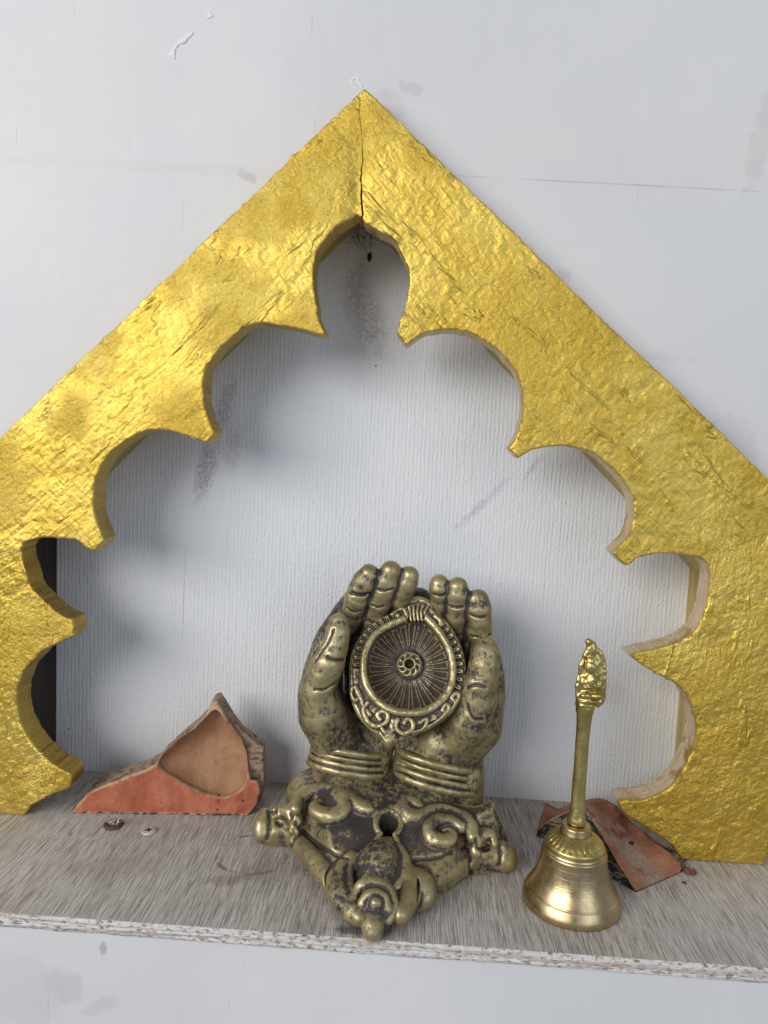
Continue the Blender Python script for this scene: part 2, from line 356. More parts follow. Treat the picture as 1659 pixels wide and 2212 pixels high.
def mat_tile_left():
    m = M('painted_terracotta', Roughness=.75); n = m.noise(110, 5); n2 = m.noise(420, 4, .7); big = m.noise(35, 3)
    paint = m.mix(m.ramp(n, .3, .7), (0.34, 0.085, 0.038), (0.47, 0.15, 0.075)); paint = m.mix(m.ramp(n2, .63, .72, 0, .5), paint, (0.50, 0.27, 0.18))
    clay = m.mix(m.ramp(big, .35, .65), (0.31, 0.155, 0.075), (0.40, 0.22, 0.12)); clay = m.mix(m.ramp(n2, .64, .70, 0, .7), clay, (0.22, 0.10, 0.06))
    brk = m.noise(1, 5, .7, co=m.mp(rot=(0, .6, 0), sc=(160, 200, 420))); rough = m.mix(m.ramp(brk, .36, .52), (0.09, 0.065, 0.05), (0.36, 0.25, 0.17))
    col = m.mix(m.attr('scoop'), paint, clay); col = m.mix(m.ramp(m.attr('broken'), .35, .6), col, rough)
    rim = m.math('MULTIPLY', m.attr('rim'), m.ramp(m.noise(200, 4), .35, .55)); col = m.mix(rim, col, (0.55, 0.35, 0.22))
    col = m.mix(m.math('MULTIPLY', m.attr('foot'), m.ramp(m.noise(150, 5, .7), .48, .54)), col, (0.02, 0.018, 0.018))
    sp = m.math('MULTIPLY', m.ramp(m.voro(160), .16, .10), m.ramp(m.noise(50, 2), .56, .60)); col = m.mix(sp, col, (0.05, 0.02, 0.02))
    m.set('Base_Color', col); h = m.math('ADD', m.math('MULTIPLY', n, .7), m.math('MULTIPLY', n2, .3)); h = m.math('ADD', h, m.math('MULTIPLY', m.math('MULTIPLY', brk, m.attr('broken')), 1.6)); m.bump(h, .0009, .8); return m.m
def mat_tile_right():
    m = M('broken_terracotta', Roughness=.7); n = m.noise(90, 5); n2 = m.noise(500, 4, .7)
    clay = m.mix(m.ramp(n, .3, .7), (0.17, 0.06, 0.03), (0.40, 0.165, 0.085)); grey = m.mix(m.ramp(n2, .4, .6), (0.32, 0.24, 0.18), (0.42, 0.33, 0.25))
    col = m.mix(m.math('MULTIPLY', m.attr('core'), m.ramp(n, .35, .55)), clay, grey)
    col = m.mix(m.math('MULTIPLY', m.attr('chalk'), m.ramp(m.noise(160, 5), .42, .56)), col, (0.55, 0.42, 0.36))
    st = m.noise(1, 5, .7, co=m.mp(rot=(0, .7, 0), sc=(160, 200, 600))); glz = m.mix(m.ramp(st, .50, .60), (0.022, 0.026, 0.032), (0.28, 0.26, 0.13)); glz = m.mix(m.ramp(m.noise(300, 4), .63, .7), glz, (0.5, 0.5, 0.48))
    g = m.attr('glaze'); col = m.mix(m.ramp(g, .4, .6), col, glz); m.set('Base_Color', col); m.set('Roughness', m.ramp(g, .4, .6, .75, .45))
    m.bump(m.math('ADD', n, m.math('MULTIPLY', n2, .4)), .0009, .7); return m.m
GL, GR, GU = mat_gold(48, -38), mat_gold(-42, 40), mat_gold(8, 60); STAT = mat_statue(); BRASS = mat_brass(); CAST = mat_brass('cast_brass', True)
#SECTION_SETTING
def grid_sheet(p0, du, dv, nu, nv, disp=None):
    u = np.linspace(0, 1, nu+1); v = np.linspace(0, 1, nv+1); U, Vv = np.meshgrid(u, v, indexing='ij')
    P = np.array(p0)+U[..., None]*np.array(du)+Vv[..., None]*np.array(dv); P = P.reshape(-1, 3)
    if disp: P = disp(P)
    i = np.arange(nu)[:, None]*(nv+1)+np.arange(nv)[None, :]; i = i.ravel()
    return P, np.stack([i, i+nv+1, i+nv+2, i+1], 1)
def struct(o): o['kind'] = 'structure'; return o
def at0(o):  # put a setting mesh's origin at the world origin so its material uses world positions
    d = Vector(o.location); o.data.transform(Matrix.Translation(d)); o.location = (0, 0, 0); return o
nb = [ony(787, 473, YB), ony(1490, 1227, YB), ony(1452, 1690, YB), ony(121, 1640, YB), ony(123, 1137, YB)]
nb[2][2] = 0; nb[3][2] = 0
opening = [(p[0], p[2]) for p in nb]
# upper wall with the opening: fan of quads between the opening and an outer rectangle
X0, X1, Z1 = -1.3, 1.3, 1.2
outer = [(0.0, Z1), (X1, Z1), (X1, 0), (X0, 0), (X0, Z1)]
def wall_front():
    o = opening; V = [(p[0], YW, p[1]) for p in o]+[(o[0][0], YW, Z1), (X1, YW, Z1), (X1, YW, o[1][1]), (X1, YW, 0), (X0, YW, 0), (X0, YW, o[4][1]), (X0, YW, Z1)]
    F = [[0, 5, 6], [0, 6, 7, 1], [1, 7, 8, 2], [3, 9, 10, 4], [4, 10, 11, 0], [0, 11, 5]]
    return V, F
def W(px, py, Y=YW): p = ony(px, py, Y); return (p[0], p[1], p[2])
G1 = (0.42, 0.38, 0.40)
wst = [(W(890, 190), (.008, .004), .3, G1, .5, 260), (W(840, 255), (.010, .018), -.5, G1, .45, 200), (W(1385, 770), (.03, .003), 0, (.50, .49, .50), .4, 120), (W(1590, 960), (.012, .02), -.6, G1, .35, 160),
       (W(535, 380), (.006, .003), .4, (.35, .25, .2), .6, 300), (W(1645, 300), (.006, .03), .15, (.5, .45, .42), .5, 200), (W(1215, 590), (.006, .004), .6, G1, .5, 200), (W(430, 365), (.14, .003), 0.02, (.60, .54, .50), .35, 90), (W(1350, 330), (.1, .03), .1, (.68, .64, .60), .4, 40),
       (W(1340, 398), (.085, .0005), .02, (.35, .32, .32), .7, 60), (W(150, 250), (.06, .05), 0, (.68, .63, .60), .35, 20)]
V, F = wall_front()
struct(at0(mesh_obj('wall', V, F, mat_wall(wst), smooth=False)))
D = (0.35, 0.31, 0.35)
def B(px, py): p = ony(px, py, YB); return (p[0], p[1], p[2])
pst = [(B(445, 1010), (.0075, .024), .20, (.33, .29, .33) , .8, 220), (B(397, 1290), (.0004, .04), .02, (.42, .40, .41), .8, 60), (B(485, 880), (.007, .022), .25, (.42, .38, .40), .8, 160), (B(795, 690), (.012, .022), -.3, (.36, .32, .33), .75, 180), (B(770, 610), (.008, .02), .3, (.40, .36, .36), .6, 200), (B(790, 500), (.02, .010), 0, (.14, .10, .09), .9, 160),  # wallpaper stains; the near-black last patch paints shade below the arch point
       (B(500, 960), (.008, .02), .1, (.45, .42, .45), .5, 200), (B(1300, 1490), (.018, .010), .2, (.55, .49, .46), .5, 220), (B(1040, 1090), (.003, .026), .75, (.50, .47, .52), .7, 220), (B(1150, 1010), (.002, .012), .6, (.50, .47, .52), .6, 220), (B(1440, 1440), (.004, .05), 0, (.60, .55, .50), .3, 100)]
V, F = grid_sheet((X0+1.0, YB, -.01), (.60, 0, 0), (0, 0, .45), 4, 4)
struct(at0(mesh_obj('niche_wall', V, F, mat_paper(pst), smooth=False)))
# niche reveals (sides of the recess)
def reveal(i, j, mat, name='niche_side'):
    a, b = opening[i], opening[j]; V = [(a[0], YW, a[1]), (b[0], YW, b[1]), (b[0], YB, b[1]), (a[0], YB, a[1])]
    return struct(at0(mesh_obj(name, V, [[0, 1, 2, 3]], mat, smooth=False)))
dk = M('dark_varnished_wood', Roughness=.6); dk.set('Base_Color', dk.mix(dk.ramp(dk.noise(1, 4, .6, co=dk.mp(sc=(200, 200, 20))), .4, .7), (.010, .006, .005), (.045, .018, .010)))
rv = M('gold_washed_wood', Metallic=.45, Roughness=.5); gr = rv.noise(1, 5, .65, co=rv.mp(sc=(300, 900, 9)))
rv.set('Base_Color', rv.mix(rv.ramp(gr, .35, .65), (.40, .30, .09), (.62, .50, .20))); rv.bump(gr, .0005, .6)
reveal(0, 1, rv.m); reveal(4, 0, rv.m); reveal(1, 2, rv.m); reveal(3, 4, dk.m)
# shelf board
TH = .0066
def ed(P):
    Q = P.copy(); n = fbm(P, .006, 3, 3); n2 = vnoise(P*np.array([.25, 1, 3]), .004, 9)
    Q[:, 1] += n*.0007+n2*.0006; return Q
ringc = onz(545, 1845)
wd = [(tuple(onz(590, 1880)), (.02, .012), .3, (.30, .25, .20), .5, 120), (tuple(onz(490, 1900)), (.012, .006), .3, (.25, .19, .14), .4, 120), (tuple(onz(250, 1870)), (.03, .01), .2, (.40, .33, .27), .4, 90), (tuple(onz(350, 1815)), (.004, .012), -.3, (.42, .37, .27), .5, 150),
      (tuple(onz(780, 2010)), (.015, .004), 0, (.06, .05, .04), .7, 200), (tuple(onz(245, 1788)), (.006, .004), 0, (.10, .07, .05), .7, 200)]  # first one: near-black patch at the front foot of the statue
WOOD = mat_wood((tuple(ringc), .0185), wd)
sh = thing('shelf', (0, YE, -TH), 'whitewashed grey plywood shelf with rough layered front edge', 'shelf')
Vt, Ft = grid_sheet((X0, YE+.0015, 0), (X1-X0, 0, 0), (0, YB+.01-YE-.0015, 0), 60, 8)
board = mesh_obj('board', Vt, Ft, WOOD, sh, smooth=False)
board.data.transform(Matrix.Translation((0, YE, -TH))); board.location = (0, -YE, TH)
Ve, Fe = [], []
nx = 2600; prof = [(.0015, 0), (.0006, -.0005), (0, -.0014)]+[(0, -.0014-.0042*t) for t in (np.arange(1, 10)/9)]+[(.0010, -TH), (.006, -TH)]
xs = np.linspace(-.45, .45, nx); P = np.array([[(x, YE+a, b) for (a, b) in prof] for x in xs]).reshape(-1, 3); np_ = len(prof)
Pn = ed(P); keep = np.tile(np.arange(np_) == 0, nx); Pn[keep] = P[keep]
i = (np.arange(nx-1)[:, None]*np_+np.arange(np_-1)[None, :]).ravel(); Fe = np.stack([i, i+1, i+np_+1, i+np_], 1)
# plies: shallow grooves between the layers
zz = P[:, 2]; gro = np.exp(-((zz+.0022)/.00025)**2)+np.exp(-((zz+.0039)/.00025)**2)+np.exp(-((zz+.0054)/.0002)**2)
Pn[:, 1] += .0007*gro*(.5+.5*vnoise(P*np.array([.3, 1, 1]), .01, 4)); Pn[keep] = P[keep]
mesh_obj('plywood_edge', Pn, Fe, mat_edge(), sh)
lw = YE+.0032
V, F = grid_sheet((X0, lw, -.9), (X1-X0, 0, 0), (0, 0, .9-TH+.001), 4, 4)
lst = [(W(140, 2130, lw), (.012, .008), .3, (.45, .45, .46), .55, 90), (W(220, 2170, lw), (.010, .004), -.5, (.45, .44, .44), .5, 120), (W(20, 2130, lw), (.03, .02), 0, (.50, .48, .46), .4, 60), (W(222, 2050, lw), (.002, .004), 0, (.2, .15, .12), .7, 400)]
struct(at0(mesh_obj('lower_wall', V, F, mat_wall(lst), smooth=False)))
#SECTION_FRAME
L = [(770,460),(747,477),(724,490),(701,516),(684,543),(678,573),(676,599),(679,626),(683,655),(688,685),(697,706),(704,720),(690,722),(659,713),(635,707),(601,702),(572,695),(548,698),(524,709),(500,728),(477,751),(461,772),(447,791),(441,822),(440,857),(445,886),(453,910),(464,936),(448,958),(417,948),(387,937),(357,933),(321,931),(298,939),(268,954),(244,973),(226,997),(213,1021),(205,1044),(202,1080),(204,1110),(214,1137),(226,1166),(205,1193),(185,1183),(167,1169),(149,1165),(125,1163),(98,1161),(74,1165),(54,1172),(45,1184),
(45,1194),(47,1215),(56,1236),(62,1259),(73,1276),(89,1293),(111,1312),(132,1328),(156,1338),(161,1356),(156,1375),(135,1384),(111,1396),(90,1408),(75,1424),(59,1441),(49,1458),(42,1479),(38,1496),(37,1527),(43,1558),(54,1583),(69,1607),(85,1626),(104,1645),(127,1659),(151,1673),(153,1685),(148,1701),(127,1711),(101,1721),(80,1734),(66,1744),(52,1763)]
R = [(783,473),(793,483),(823,500),(850,516),(866,543),(879,573),(883,599),(881,626),(874,655),(864,688),(856,721),(875,746),(896,733),(920,720),(944,715),(970,712),(997,715),(1026,723),(1047,736),(1073,752),(1094,778),(1113,799),(1122,823),(1129,849),(1130,873),(1127,897),(1121,926),(1108,955),(1099,969),(1119,991),(1150,974),(1191,965),(1221,965),(1254,971),(1280,980),(1310,999),(1332,1023),(1355,1053),(1366,1079),(1370,1105),(1366,1131),(1355,1160),(1340,1175),(1321,1194),(1351,1222),(1366,1216),(1381,1205),(1425,1197),(1459,1197),(1488,1201),(1514,1207),
(1529,1220),(1535,1242),(1530,1288),(1520,1328),(1500,1360),(1468,1384),(1420,1399),(1369,1413),(1361,1415),(1375,1429),(1413,1453),(1452,1473),(1476,1491),(1492,1519),(1502,1554),(1502,1590),(1492,1630),(1468,1677),(1436,1709),(1393,1727),(1345,1731),(1338,1735),(1349,1757),(1389,1784),(1421,1804),(1452,1828),(1468,1856),(1472,1862)]
def mm2(px, py): p = ony(px, py, YF)*1000; return (p[0], p[2])
def round_arcs(p, n=5):
    out = []; run = [p[0]]
    for i in range(1, len(p)-1):
        a = np.array(p[i], float)-p[i-1]; c = np.array(p[i+1], float)-p[i]; ca = a.dot(c)/np.linalg.norm(a)/np.linalg.norm(c); run.append(p[i])
        if ca < math.cos(math.radians(38)): out += [tuple(q) for q in smooth_line(run, n)][:-1]; run = [p[i]]
    run.append(p[-1]); return out+[tuple(q) for q in smooth_line(run, n)]
L = round_arcs(L); R = round_arcs(R)
apex = (788, 188)
polyL = [mm2(*p) for p in [(783, 472)]+L]; polyL[-1] = (polyL[-1][0], .2)
polyR = [mm2(*p) for p in R]; polyR[-1] = (polyR[-1][0], .2)
rb = mm2(1655, 1870); lo_r = (rb[0], .2); up_r = (rb[0]+1, mm2(1690, 1105)[1])
a_ = mm2(*apex); l0 = mm2(0, 945); sl = (a_[1]-l0[1])/(a_[0]-l0[0]); xl = 2*a_[0]-rb[0]
poly = [a_, up_r, lo_r]+polyR[::-1]+polyL+[(xl, .2), (xl, a_[1]+sl*(xl-a_[0]))]
h_ = .8; T = (YW-YF)*1000
fr = Field((xl-4, -3, -2.4), (up_r[0]+5, T+3, a_[1]+5), h_)
gx = fr.lo[0]+h_*np.arange(fr.n[0]); gz = fr.lo[2]+h_*np.arange(fr.n[2]); GX, GZ = np.meshgrid(gx, gz, indexing='ij')
P3 = np.stack([GX.ravel(), np.zeros(GX.size), GZ.ravel()], 1)
nub = np.maximum(vnoise(P3, 3.0, 77)-.45, 0)*2.6
edge_n = (fbm(P3, 3.0, 3, 21)*.95+vnoise(P3, 26, 22)*.8-nub).reshape(GX.shape)
sd2 = polysd(poly, GX, GZ); sd_e = sd2+edge_n*np.where(GZ < 1.5, 0, 1)*.8
relief = (fbm(P3, 9, 3, 5)*.45+fbm(P3*np.array([1, 1, 1]), 3.2, 2, 6)*.34).reshape(GX.shape)
cr = np.abs(GX-(a_[0]-1.5)); groove = 1.5*np.exp(-(cr/4.5)**2)*(GZ > mm2(780, 480)[1]-8)
relief = relief-groove*np.clip((mm2(780, 240)[1]-GZ)/25, 0, 1)
sl_, X_, Y_, Z_ = fr.grid()
yy = Y_; dz = np.maximum(sd_e[:, None, :], np.maximum(-yy-relief[:, None, :], yy-T))
sdm = sd_e[:, None, :]; ym = -yy-relief[:, None, :]
rad = 1.0; q1 = np.maximum(sdm+rad, 0); q2 = np.maximum(ym+rad, 0)
rounded = np.minimum(np.maximum(sdm+rad, ym+rad), 0)+np.sqrt(q1*q1+q2*q2)-rad
fr.F = np.maximum(rounded, yy-T).astype(np.float32)
full = fr.F.copy()
def half(p, q, keep_left):
    p = np.array(p); q = np.array(q); e = (q-p)/np.linalg.norm(q-p); s_ = (GX-p[0])*(-e[1])+(GZ-p[1])*e[0]
    s_ = s_+(vnoise(P3, 2.2, 31)*.5+vnoise(P3, 9, 32)*1.3).reshape(GX.shape); return (-s_ if keep_left else s_)
jc0, jc1 = mm2(776, 240), mm2(782, 475); gapc = np.clip((mm2(780, 300)[1]-GZ)/25, 0, 1)*.38
jl0, jl1 = mm2(46, 1188), mm2(-60, 1150); jr0, jr1 = mm2(1514, 1207), mm2(1690, 1140)
cL = half(jc0, jc1, False)+gapc; cR = half(jc0, jc1, True)+gapc
lU = half(jl0, jl1, False); lD = half(jl0, jl1, True); rU = half(jr0, jr1, True); rD = half(jr0, jr1, False)
arch = thing('arch_frame', (a_[0]/1000, YF+T/2000, 0), 'gold painted pointed arch frame of scalloped boards against the white wall', 'decorative frame')
def board_piece(name, masks, raw, GOLD):
    f = Field((0, 0, 0), (1, 1, 1), h_); f.lo, f.n = fr.lo, fr.n; f.F = full.copy()
    for mk in masks: f.F = np.maximum(f.F, mk[:, None, :].astype(np.float32))
    V, Q = f.mesh()
    iu = np.clip(((V[:, 0]-fr.lo[0])/h_), 0, fr.n[0]-1.01); iv = np.clip(((V[:, 2]-fr.lo[2])/h_), 0, fr.n[2]-1.01)
    s2 = sd_e[iu.astype(int), iv.astype(int)]; rl = relief[iu.astype(int), iv.astype(int)]
    dep = V[:, 1]+rl
    side = np.clip((dep-1.1)/1.0, 0, 1); edge = np.clip(1-np.abs(s2+.3)/1.5, 0, 1)*np.clip(1-dep/3.0, 0, 1)
    edge = np.maximum(edge, np.clip((3-V[:, 2])/2, 0, 1)*.8)
    e_ = .4; gf = lambda A: np.stack([f.sample(A, V+np.array(d))-f.sample(A, V-np.array(d)) for d in ((e_, 0, 0), (0, e_, 0), (0, 0, e_))], 1)
    nf, nc = gf(full), gf(f.F); on = (np.abs(f.sample(full, V)) < .75)[:, None]; Nn = np.where(on, nf, nc); Nn /= np.linalg.norm(Nn, axis=1)[:, None]+1e-9
    V = V/1000; V[:, 1] += YF
    return mesh_obj(name, V, Q, GOLD, arch, normals=Nn, attrs={'side': side, 'edge': edge, 'raw': np.full(len(V), raw)})
xm = a_[0]
board_piece('slanted_board', [cL, lU, GX-(xm+20)], .15, GL)
board_piece('slanted_board', [cR, rU, (xm-20)-GX], .85, GR)
board_piece('upright_board', [lD, GX-(xm)], .0, GU)
board_piece('upright_board', [rD, xm-GX], 1.0, GU)
#SECTION_STATUE
def P(px, py, Y): return ony(px, py, Y)*1000
def Gz(px, py, z): return onz(px, py, z/1000)*1000
so = onz(830, 1850, 0); so[2] = 0
st = thing('cupped_hands_statue', so, 'antique gold ceramic statue of two cupped hands holding an oil lamp dish', 'statue')
def finish(fd, name, parent, gild=0.0, n1=2, n2=8, gfun=None, mat=None, F=None):
    V, Q = fd.mesh(F); c1 = fd.cav(V, n1); c2 = fd.cav(V, n2); g = np.full(len(V), gild) if gfun is None else gfun(V)
    return mesh_obj(name, V/1000, Q, mat or STAT, parent, attrs={'cav': c1, 'cav2': c2, 'gild': g})
# --- base plate
hb = .6
b = Field((-95, 306, -1), (80, 446, 50), hb)
def C(x, y): return (x*.4038+496.5, y*.4038+1166.4)
foot = [(557,1803),(575,1820),(629,1834),(655,1858),(690,1902),(725,1950),(752,1978),(778,2000),(800,2008),(826,2002),(850,1982),(885,1962),(926,1960),(945,1946),(982,1924),(1013,1897),(1045,1896),(1085,1886),(1105,1868),(1080,1830),(1045,1815)]
fp = [Gz(px, py, 0)[:2] for px, py in foot]+[(38, 390), (-8, 398), (-52, 394)]
sl, X, Y, Z = b.grid(); XX, YY = np.broadcast_arrays(X[:, :, 0], Y[:, :, 0])
psd = polysd(fp, XX, YY)
cl, crr = Gz(612, 1705, 29), Gz(1053, 1750, 29); dc = (cl+crr)/2; dr = np.linalg.norm((cl-crr)[:2])/2; dc[1] += 2
dc[1] = 402; disk = (np.sqrt(((XX-dc[0])/dr)**2+((YY-dc[1])/30.0)**2)-1)*30.0
def ztop(x, y):
    t = np.clip((y-332)/56.0, 0, 1); return 11.5+21.0*t*t*(3-2*t)
def surf(px, py, up=0.0):
    z = 18.0
    for _ in range(30): q = Gz(px, py, z+up); z = .5*z+.5*float(ztop(q[0], q[1]))
    q[2] = z+up; return q
def slab(sd, z1, r=2.5):
    a = sd[:, :, None]+r; c = (Z-z1)*.9+r
    return np.maximum(np.minimum(np.maximum(a, c), 0)+np.sqrt(np.maximum(a, 0)**2+np.maximum(c, 0)**2)-r, -Z)
zt2 = ztop(XX, YY)[:, :, None]
zed = np.minimum(zt2, 11.0+2.4*np.maximum(-psd-1, 0)[:, :, None])
b.un(sl, slab(psd+1.2, zed, 3.5), 0)
b.un(sl, slab(disk, zt2-.8, 7), 3.0)
b.ell((dc[0], 405, 24), (44, 32, 16), 6)
def chn(f, pts, k=1.5, cut=False): f.chain([(surf(*C(x, y), up), r) for x, y, up, r in pts], k, cut)
def smc(pts, n=4): return [tuple(q) for q in smooth_line(pts, n)]
def chr_(f, pts, k=1.5): f.chain([(Gz(*C(x, y), 11.0+up), r) for x, y, up, r in pts], k)
# rails from the wings to the front
chr_(b, smc([(330, 1570, -3.5, 5.4), (390, 1635, -2.9, 5.4), (460, 1725, -2.5, 5.6), (540, 1810, -2.2, 5.8), (600, 1910, -2.8, 5.8), (660, 1990, -5, 5.4)]), 4)
chr_(b, smc([(1330, 1680, -3.5, 5.2), (1250, 1725, -3, 5.4), (1150, 1775, -2.6, 5.4), (1050, 1815, -2.8, 5.4), (960, 1870, -3.5, 5.6), (900, 1950, -4.5, 5.4)]), 4)
# wings: trumpet ends with a curl
for (pts, end) in (([(340, 1570, -3, 6.0), (300, 1550, -2.5, 7.0), (240, 1550, -3, 7.6), (195, 1545, -3.5, 7.6)], (165, 1540)), ([(1330, 1680, -3, 6.0), (1370, 1670, -2.5, 7.0), (1420, 1685, -3.5, 7.4), (1465, 1705, -5, 6.8)], (1490, 1700))):
    chr_(b, smc(pts), 2.5)
chr_(b, smc([(345, 1560, 5, 3.0), (352, 1500, 9.0, 3.4), (322, 1455, 11.0, 3.6), (272, 1448, 10.0, 3.4), (248, 1480, 8, 2.8)]), 1.2)
chr_(b, smc([(1316, 1670, 5, 3.0), (1316, 1615, 9.0, 3.4), (1346, 1580, 11, 3.6), (1390, 1585, 10.0, 3.4), (1408, 1620, 8, 2.8)]), 1.2)
chr_(b, smc([(190, 1470, 3, 4.0), (170, 1520, 1, 4.2), (165, 1570, -3, 4.0)]), 2.0)
chr_(b, smc([(1450, 1640, 2, 3.6), (1485, 1670, -1, 4.0), (1500, 1720, -5, 3.8)]), 2.0)
# top scrolls
chn(b, smc([(352, 1440, -1, 3.0), (365, 1385, -.6, 3.4), (430, 1345, -.4, 3.6), (510, 1330, -.4, 3.7), (590, 1350, -.4, 3.7), (650, 1400, -.4, 4.0), (710, 1438, -.4, 4.4), (765, 1440, -.3, 4.0), (795, 1400, 0, 3.2), (765, 1360, .3, 2.6), (715, 1358, .4, 2.2)]), 2.0)
chn(b, smc([(575, 1362, 0, 3.6), (608, 1400, 0, 4.4), (605, 1450, .2, 4.8), (555, 1480, .2, 4.8), (495, 1470, 0, 4.4), (455, 1440, -.4, 3.8), (475, 1408, -.8, 2.6)]), 1.5)
chn(b, smc([(1020, 1432, .3, 2.2), (985, 1410, .3, 2.7), (945, 1405, .2, 3.2), (925, 1435, 0, 3.8), (955, 1475, -.2, 4.2), (1010, 1480, -.4, 3.9), (1080, 1455, -.4, 3.5), (1160, 1450, -.4, 3.5), (1240, 1480, -.4, 3.6), (1290, 1530, -.6, 3.6), (1300, 1590, -1, 3.0)]), 2.0)
chn(b, smc([(1235, 1535, -.2, 3.0), (1180, 1505, 0, 3.6), (1110, 1505, .2, 4.0), (1070, 1540, .3, 4.2), (1080, 1590, .3, 4.4), (1140, 1615, .3, 4.2), (1185, 1590, .2, 3.4), (1175, 1560, .4, 2.4), (1148, 1556, .6, 1.8)]), 1.5)
# keyhole
kc = surf(*C(848, 1525), 0)
chn(b, smc([(790, 1470, -.6, 3.0), (830, 1445, -.6, 2.6), (890, 1450, -.6, 3.0), (930, 1500, -.8, 2.6)]), 1.5)
for z0 in (0,):
    b.cone((kc[0], kc[1], 6), (kc[0], kc[1], 34), 5.2, 5.2, .4, cut=True)
    b.cone((kc[0]-.5, kc[1]-8, 8), (kc[0]-.5, kc[1]-8, 30), 3.6, 3.6, .6, cut=True); b.cone((kc[0], kc[1]-2, 8), (kc[0]-.5, kc[1]-8, 24), 2.8, 2.8, .6, cut=True)
# front leaf bud, ball and nose
bb = Field(b.lo, b.lo+b.n*hb, hb)
chn(bb, smc([(850, 1598, .5, 1.6), (838, 1640, 0, 5.0), (815, 1700, -.5, 9.0), (800, 1760, -1.5, 11.6), (790, 1830, -3.5, 11.0)]), 3)
chn(bb, smc([(862, 1612, .6, 1.6), (905, 1660, 1, 3.2), (928, 1730, .8, 4.4), (925, 1800, 0, 4.6), (890, 1860, -1, 4)]), 1.0)
chn(bb, smc([(640, 1780, 1, 1.6), (690, 1690, 1.5, 1.4), (760, 1640, 2, 1.2), (820, 1600, 1.5, 1.0)]), 1.0)
ball = surf(*C(785, 1950), -1); nose = Gz(*C(765, 2075), 5.5); nose[1] += 1
chn(bb, smc([(675, 1890, 1, 2.4), (700, 1850, 5.0, 2.6), (760, 1830, 6.2, 2.8), (820, 1850, 5.2, 2.8), (862, 1900, 2.4, 2.8), (872, 1970, -1, 2.6), (850, 2030, -4, 2.2)]), 1.0)
chn(bb, smc([(705, 1945, .6, 2.0), (735, 1905, 3.4, 2.2), (785, 1890, 4.6, 2.3), (830, 1920, 3.2, 2.2), (846, 1975, 0, 2.0)]), .8)
bb.ell(ball+np.array([0, 1, .5]), (6.2, 5.8, 6.0), 1.0); bb.ell(ball+np.array([0, -4.2, 3.4]), (3.0, 2.4, 2.8), .8)
bb.chain([(ball+np.array([0, 1, -3]), 7.0), (nose, 5.4), (nose+np.array([0, -1.5, -1]), 4.8)], 2.5)
bb.ell(ball+np.array([0, -5.5, -3.2]), (6.4, 1.2, .9), .8, cut=True)
# side flaps
chn(b, smc([(655, 1690, .2, 2.6), (610, 1740, .2, 3.6), (592, 1820, -.6, 4.2), (610, 1900, -2, 4.6), (650, 1970, -4, 4.6), (690, 2020, -6, 4)]), 1.0)
chn(b, smc([(680, 1690, .6, 1.8), (640, 1750, 1.2, 2.2), (640, 1840, .8, 2.6), (660, 1920, -.5, 2.8)]), .8)
chn(b, smc([(560, 1720, .6, 1.0), (520, 1790, 0, 1.0), (520, 1850, -2, .9)]), .8, True)
chn(b, smc([(940, 1750, 0, 3.6), (975, 1830, -.6, 4.8), (960, 1920, -2, 5.2), (910, 2000, -4.5, 4.8)]), 1.0)
chn(b, smc([(1000, 1790, -.8, 3.4), (1040, 1840, -1.6, 5.2), (1040, 1900, -4, 5.6), (1010, 1940, -6.5, 4.4)]), 1.0)
chn(b, smc([(985, 1780, 2, .9), (1005, 1850, 1.6, 1.0), (1000, 1930, -1, 1.0)]), .8, True)
def hit(f, px, py):
    d = ray(px, py); ts = np.arange(.28, .46, .0004); Pq = (CAM+d*(ts/d[1])[:, None])*1000; v = f.sample(f.F, Pq); k = np.argmax(v < 0); return Pq[k]
def crease(f, pts, r=.8, k=.6, dy=-.1):
    f.chain([(hit(f, *C(x, y))+np.array([0, dy, 0]), r) for x, y in smc(pts, 4)], k, cut=True)
crease(b, [(238, 1440), (245, 1490), (275, 1520), (315, 1505), (330, 1470), (312, 1452)], 1.3, .8); crease(b, [(1318, 1600), (1325, 1640), (1355, 1655), (1390, 1640), (1385, 1605)], 1.3, .8)
crease(b, [(205, 1450), (215, 1500), (210, 1560), (200, 1600)], 1.0, 1.2); crease(b, [(1440, 1640), (1450, 1690), (1440, 1740)], 1.0, 1.2); crease(b, [(340, 1560), (335, 1620), (320, 1650)], 1.3, 1.5); crease(b, [(1290, 1700), (1285, 1740), (1290, 1790)], 1.1, 1.5)
crease(b, [(352, 1510), (400, 1570), (470, 1630), (560, 1680), (630, 1702)], 1.2, .8, 0); crease(b, [(1300, 1625), (1220, 1662), (1100, 1700), (985, 1715)], 1.1, .8, 0)
def fnoise(f, s): f.noise(.22, 3.2, s); f.noise(.35, 9, s+1)
for f in (b, bb):
    fnoise(f, 40); sl2, _, _, Zb = f.grid(); f.F = np.maximum(f.F, -Zb).astype(np.float32); f.F = f.blur(1)
def gtop(V):  # the flat top of the base kept more of its dark ground
    g = np.full(len(V), .18); flat = (np.abs(V[:, 2]-14) < 8) & (V[:, 1] > 350); return g
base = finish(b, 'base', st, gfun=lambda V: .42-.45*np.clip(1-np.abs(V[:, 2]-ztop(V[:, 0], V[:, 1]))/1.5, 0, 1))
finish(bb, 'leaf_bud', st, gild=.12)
# keyhole rim
kr = Field(kc-18, kc+18, .4)
kz = lambda x, y: float(ztop(x, y))+.9
ring = [(kc[0]+6.6*math.cos(t), kc[1]+6.6*math.sin(t)) for t in np.linspace(math.radians(-55), math.radians(235), 22)]
ring = [(kc[0]+5.4, kc[1]-9.5)]+ring+[(kc[0]-5.8, kc[1]-9.5)]
kr.chain([((x, y, kz(x, y)), 1.5) for x, y in ring], .5); kr.noise(.15, 1.5, 3)
finish(kr, 'keyhole_rim', st, gild=.1)
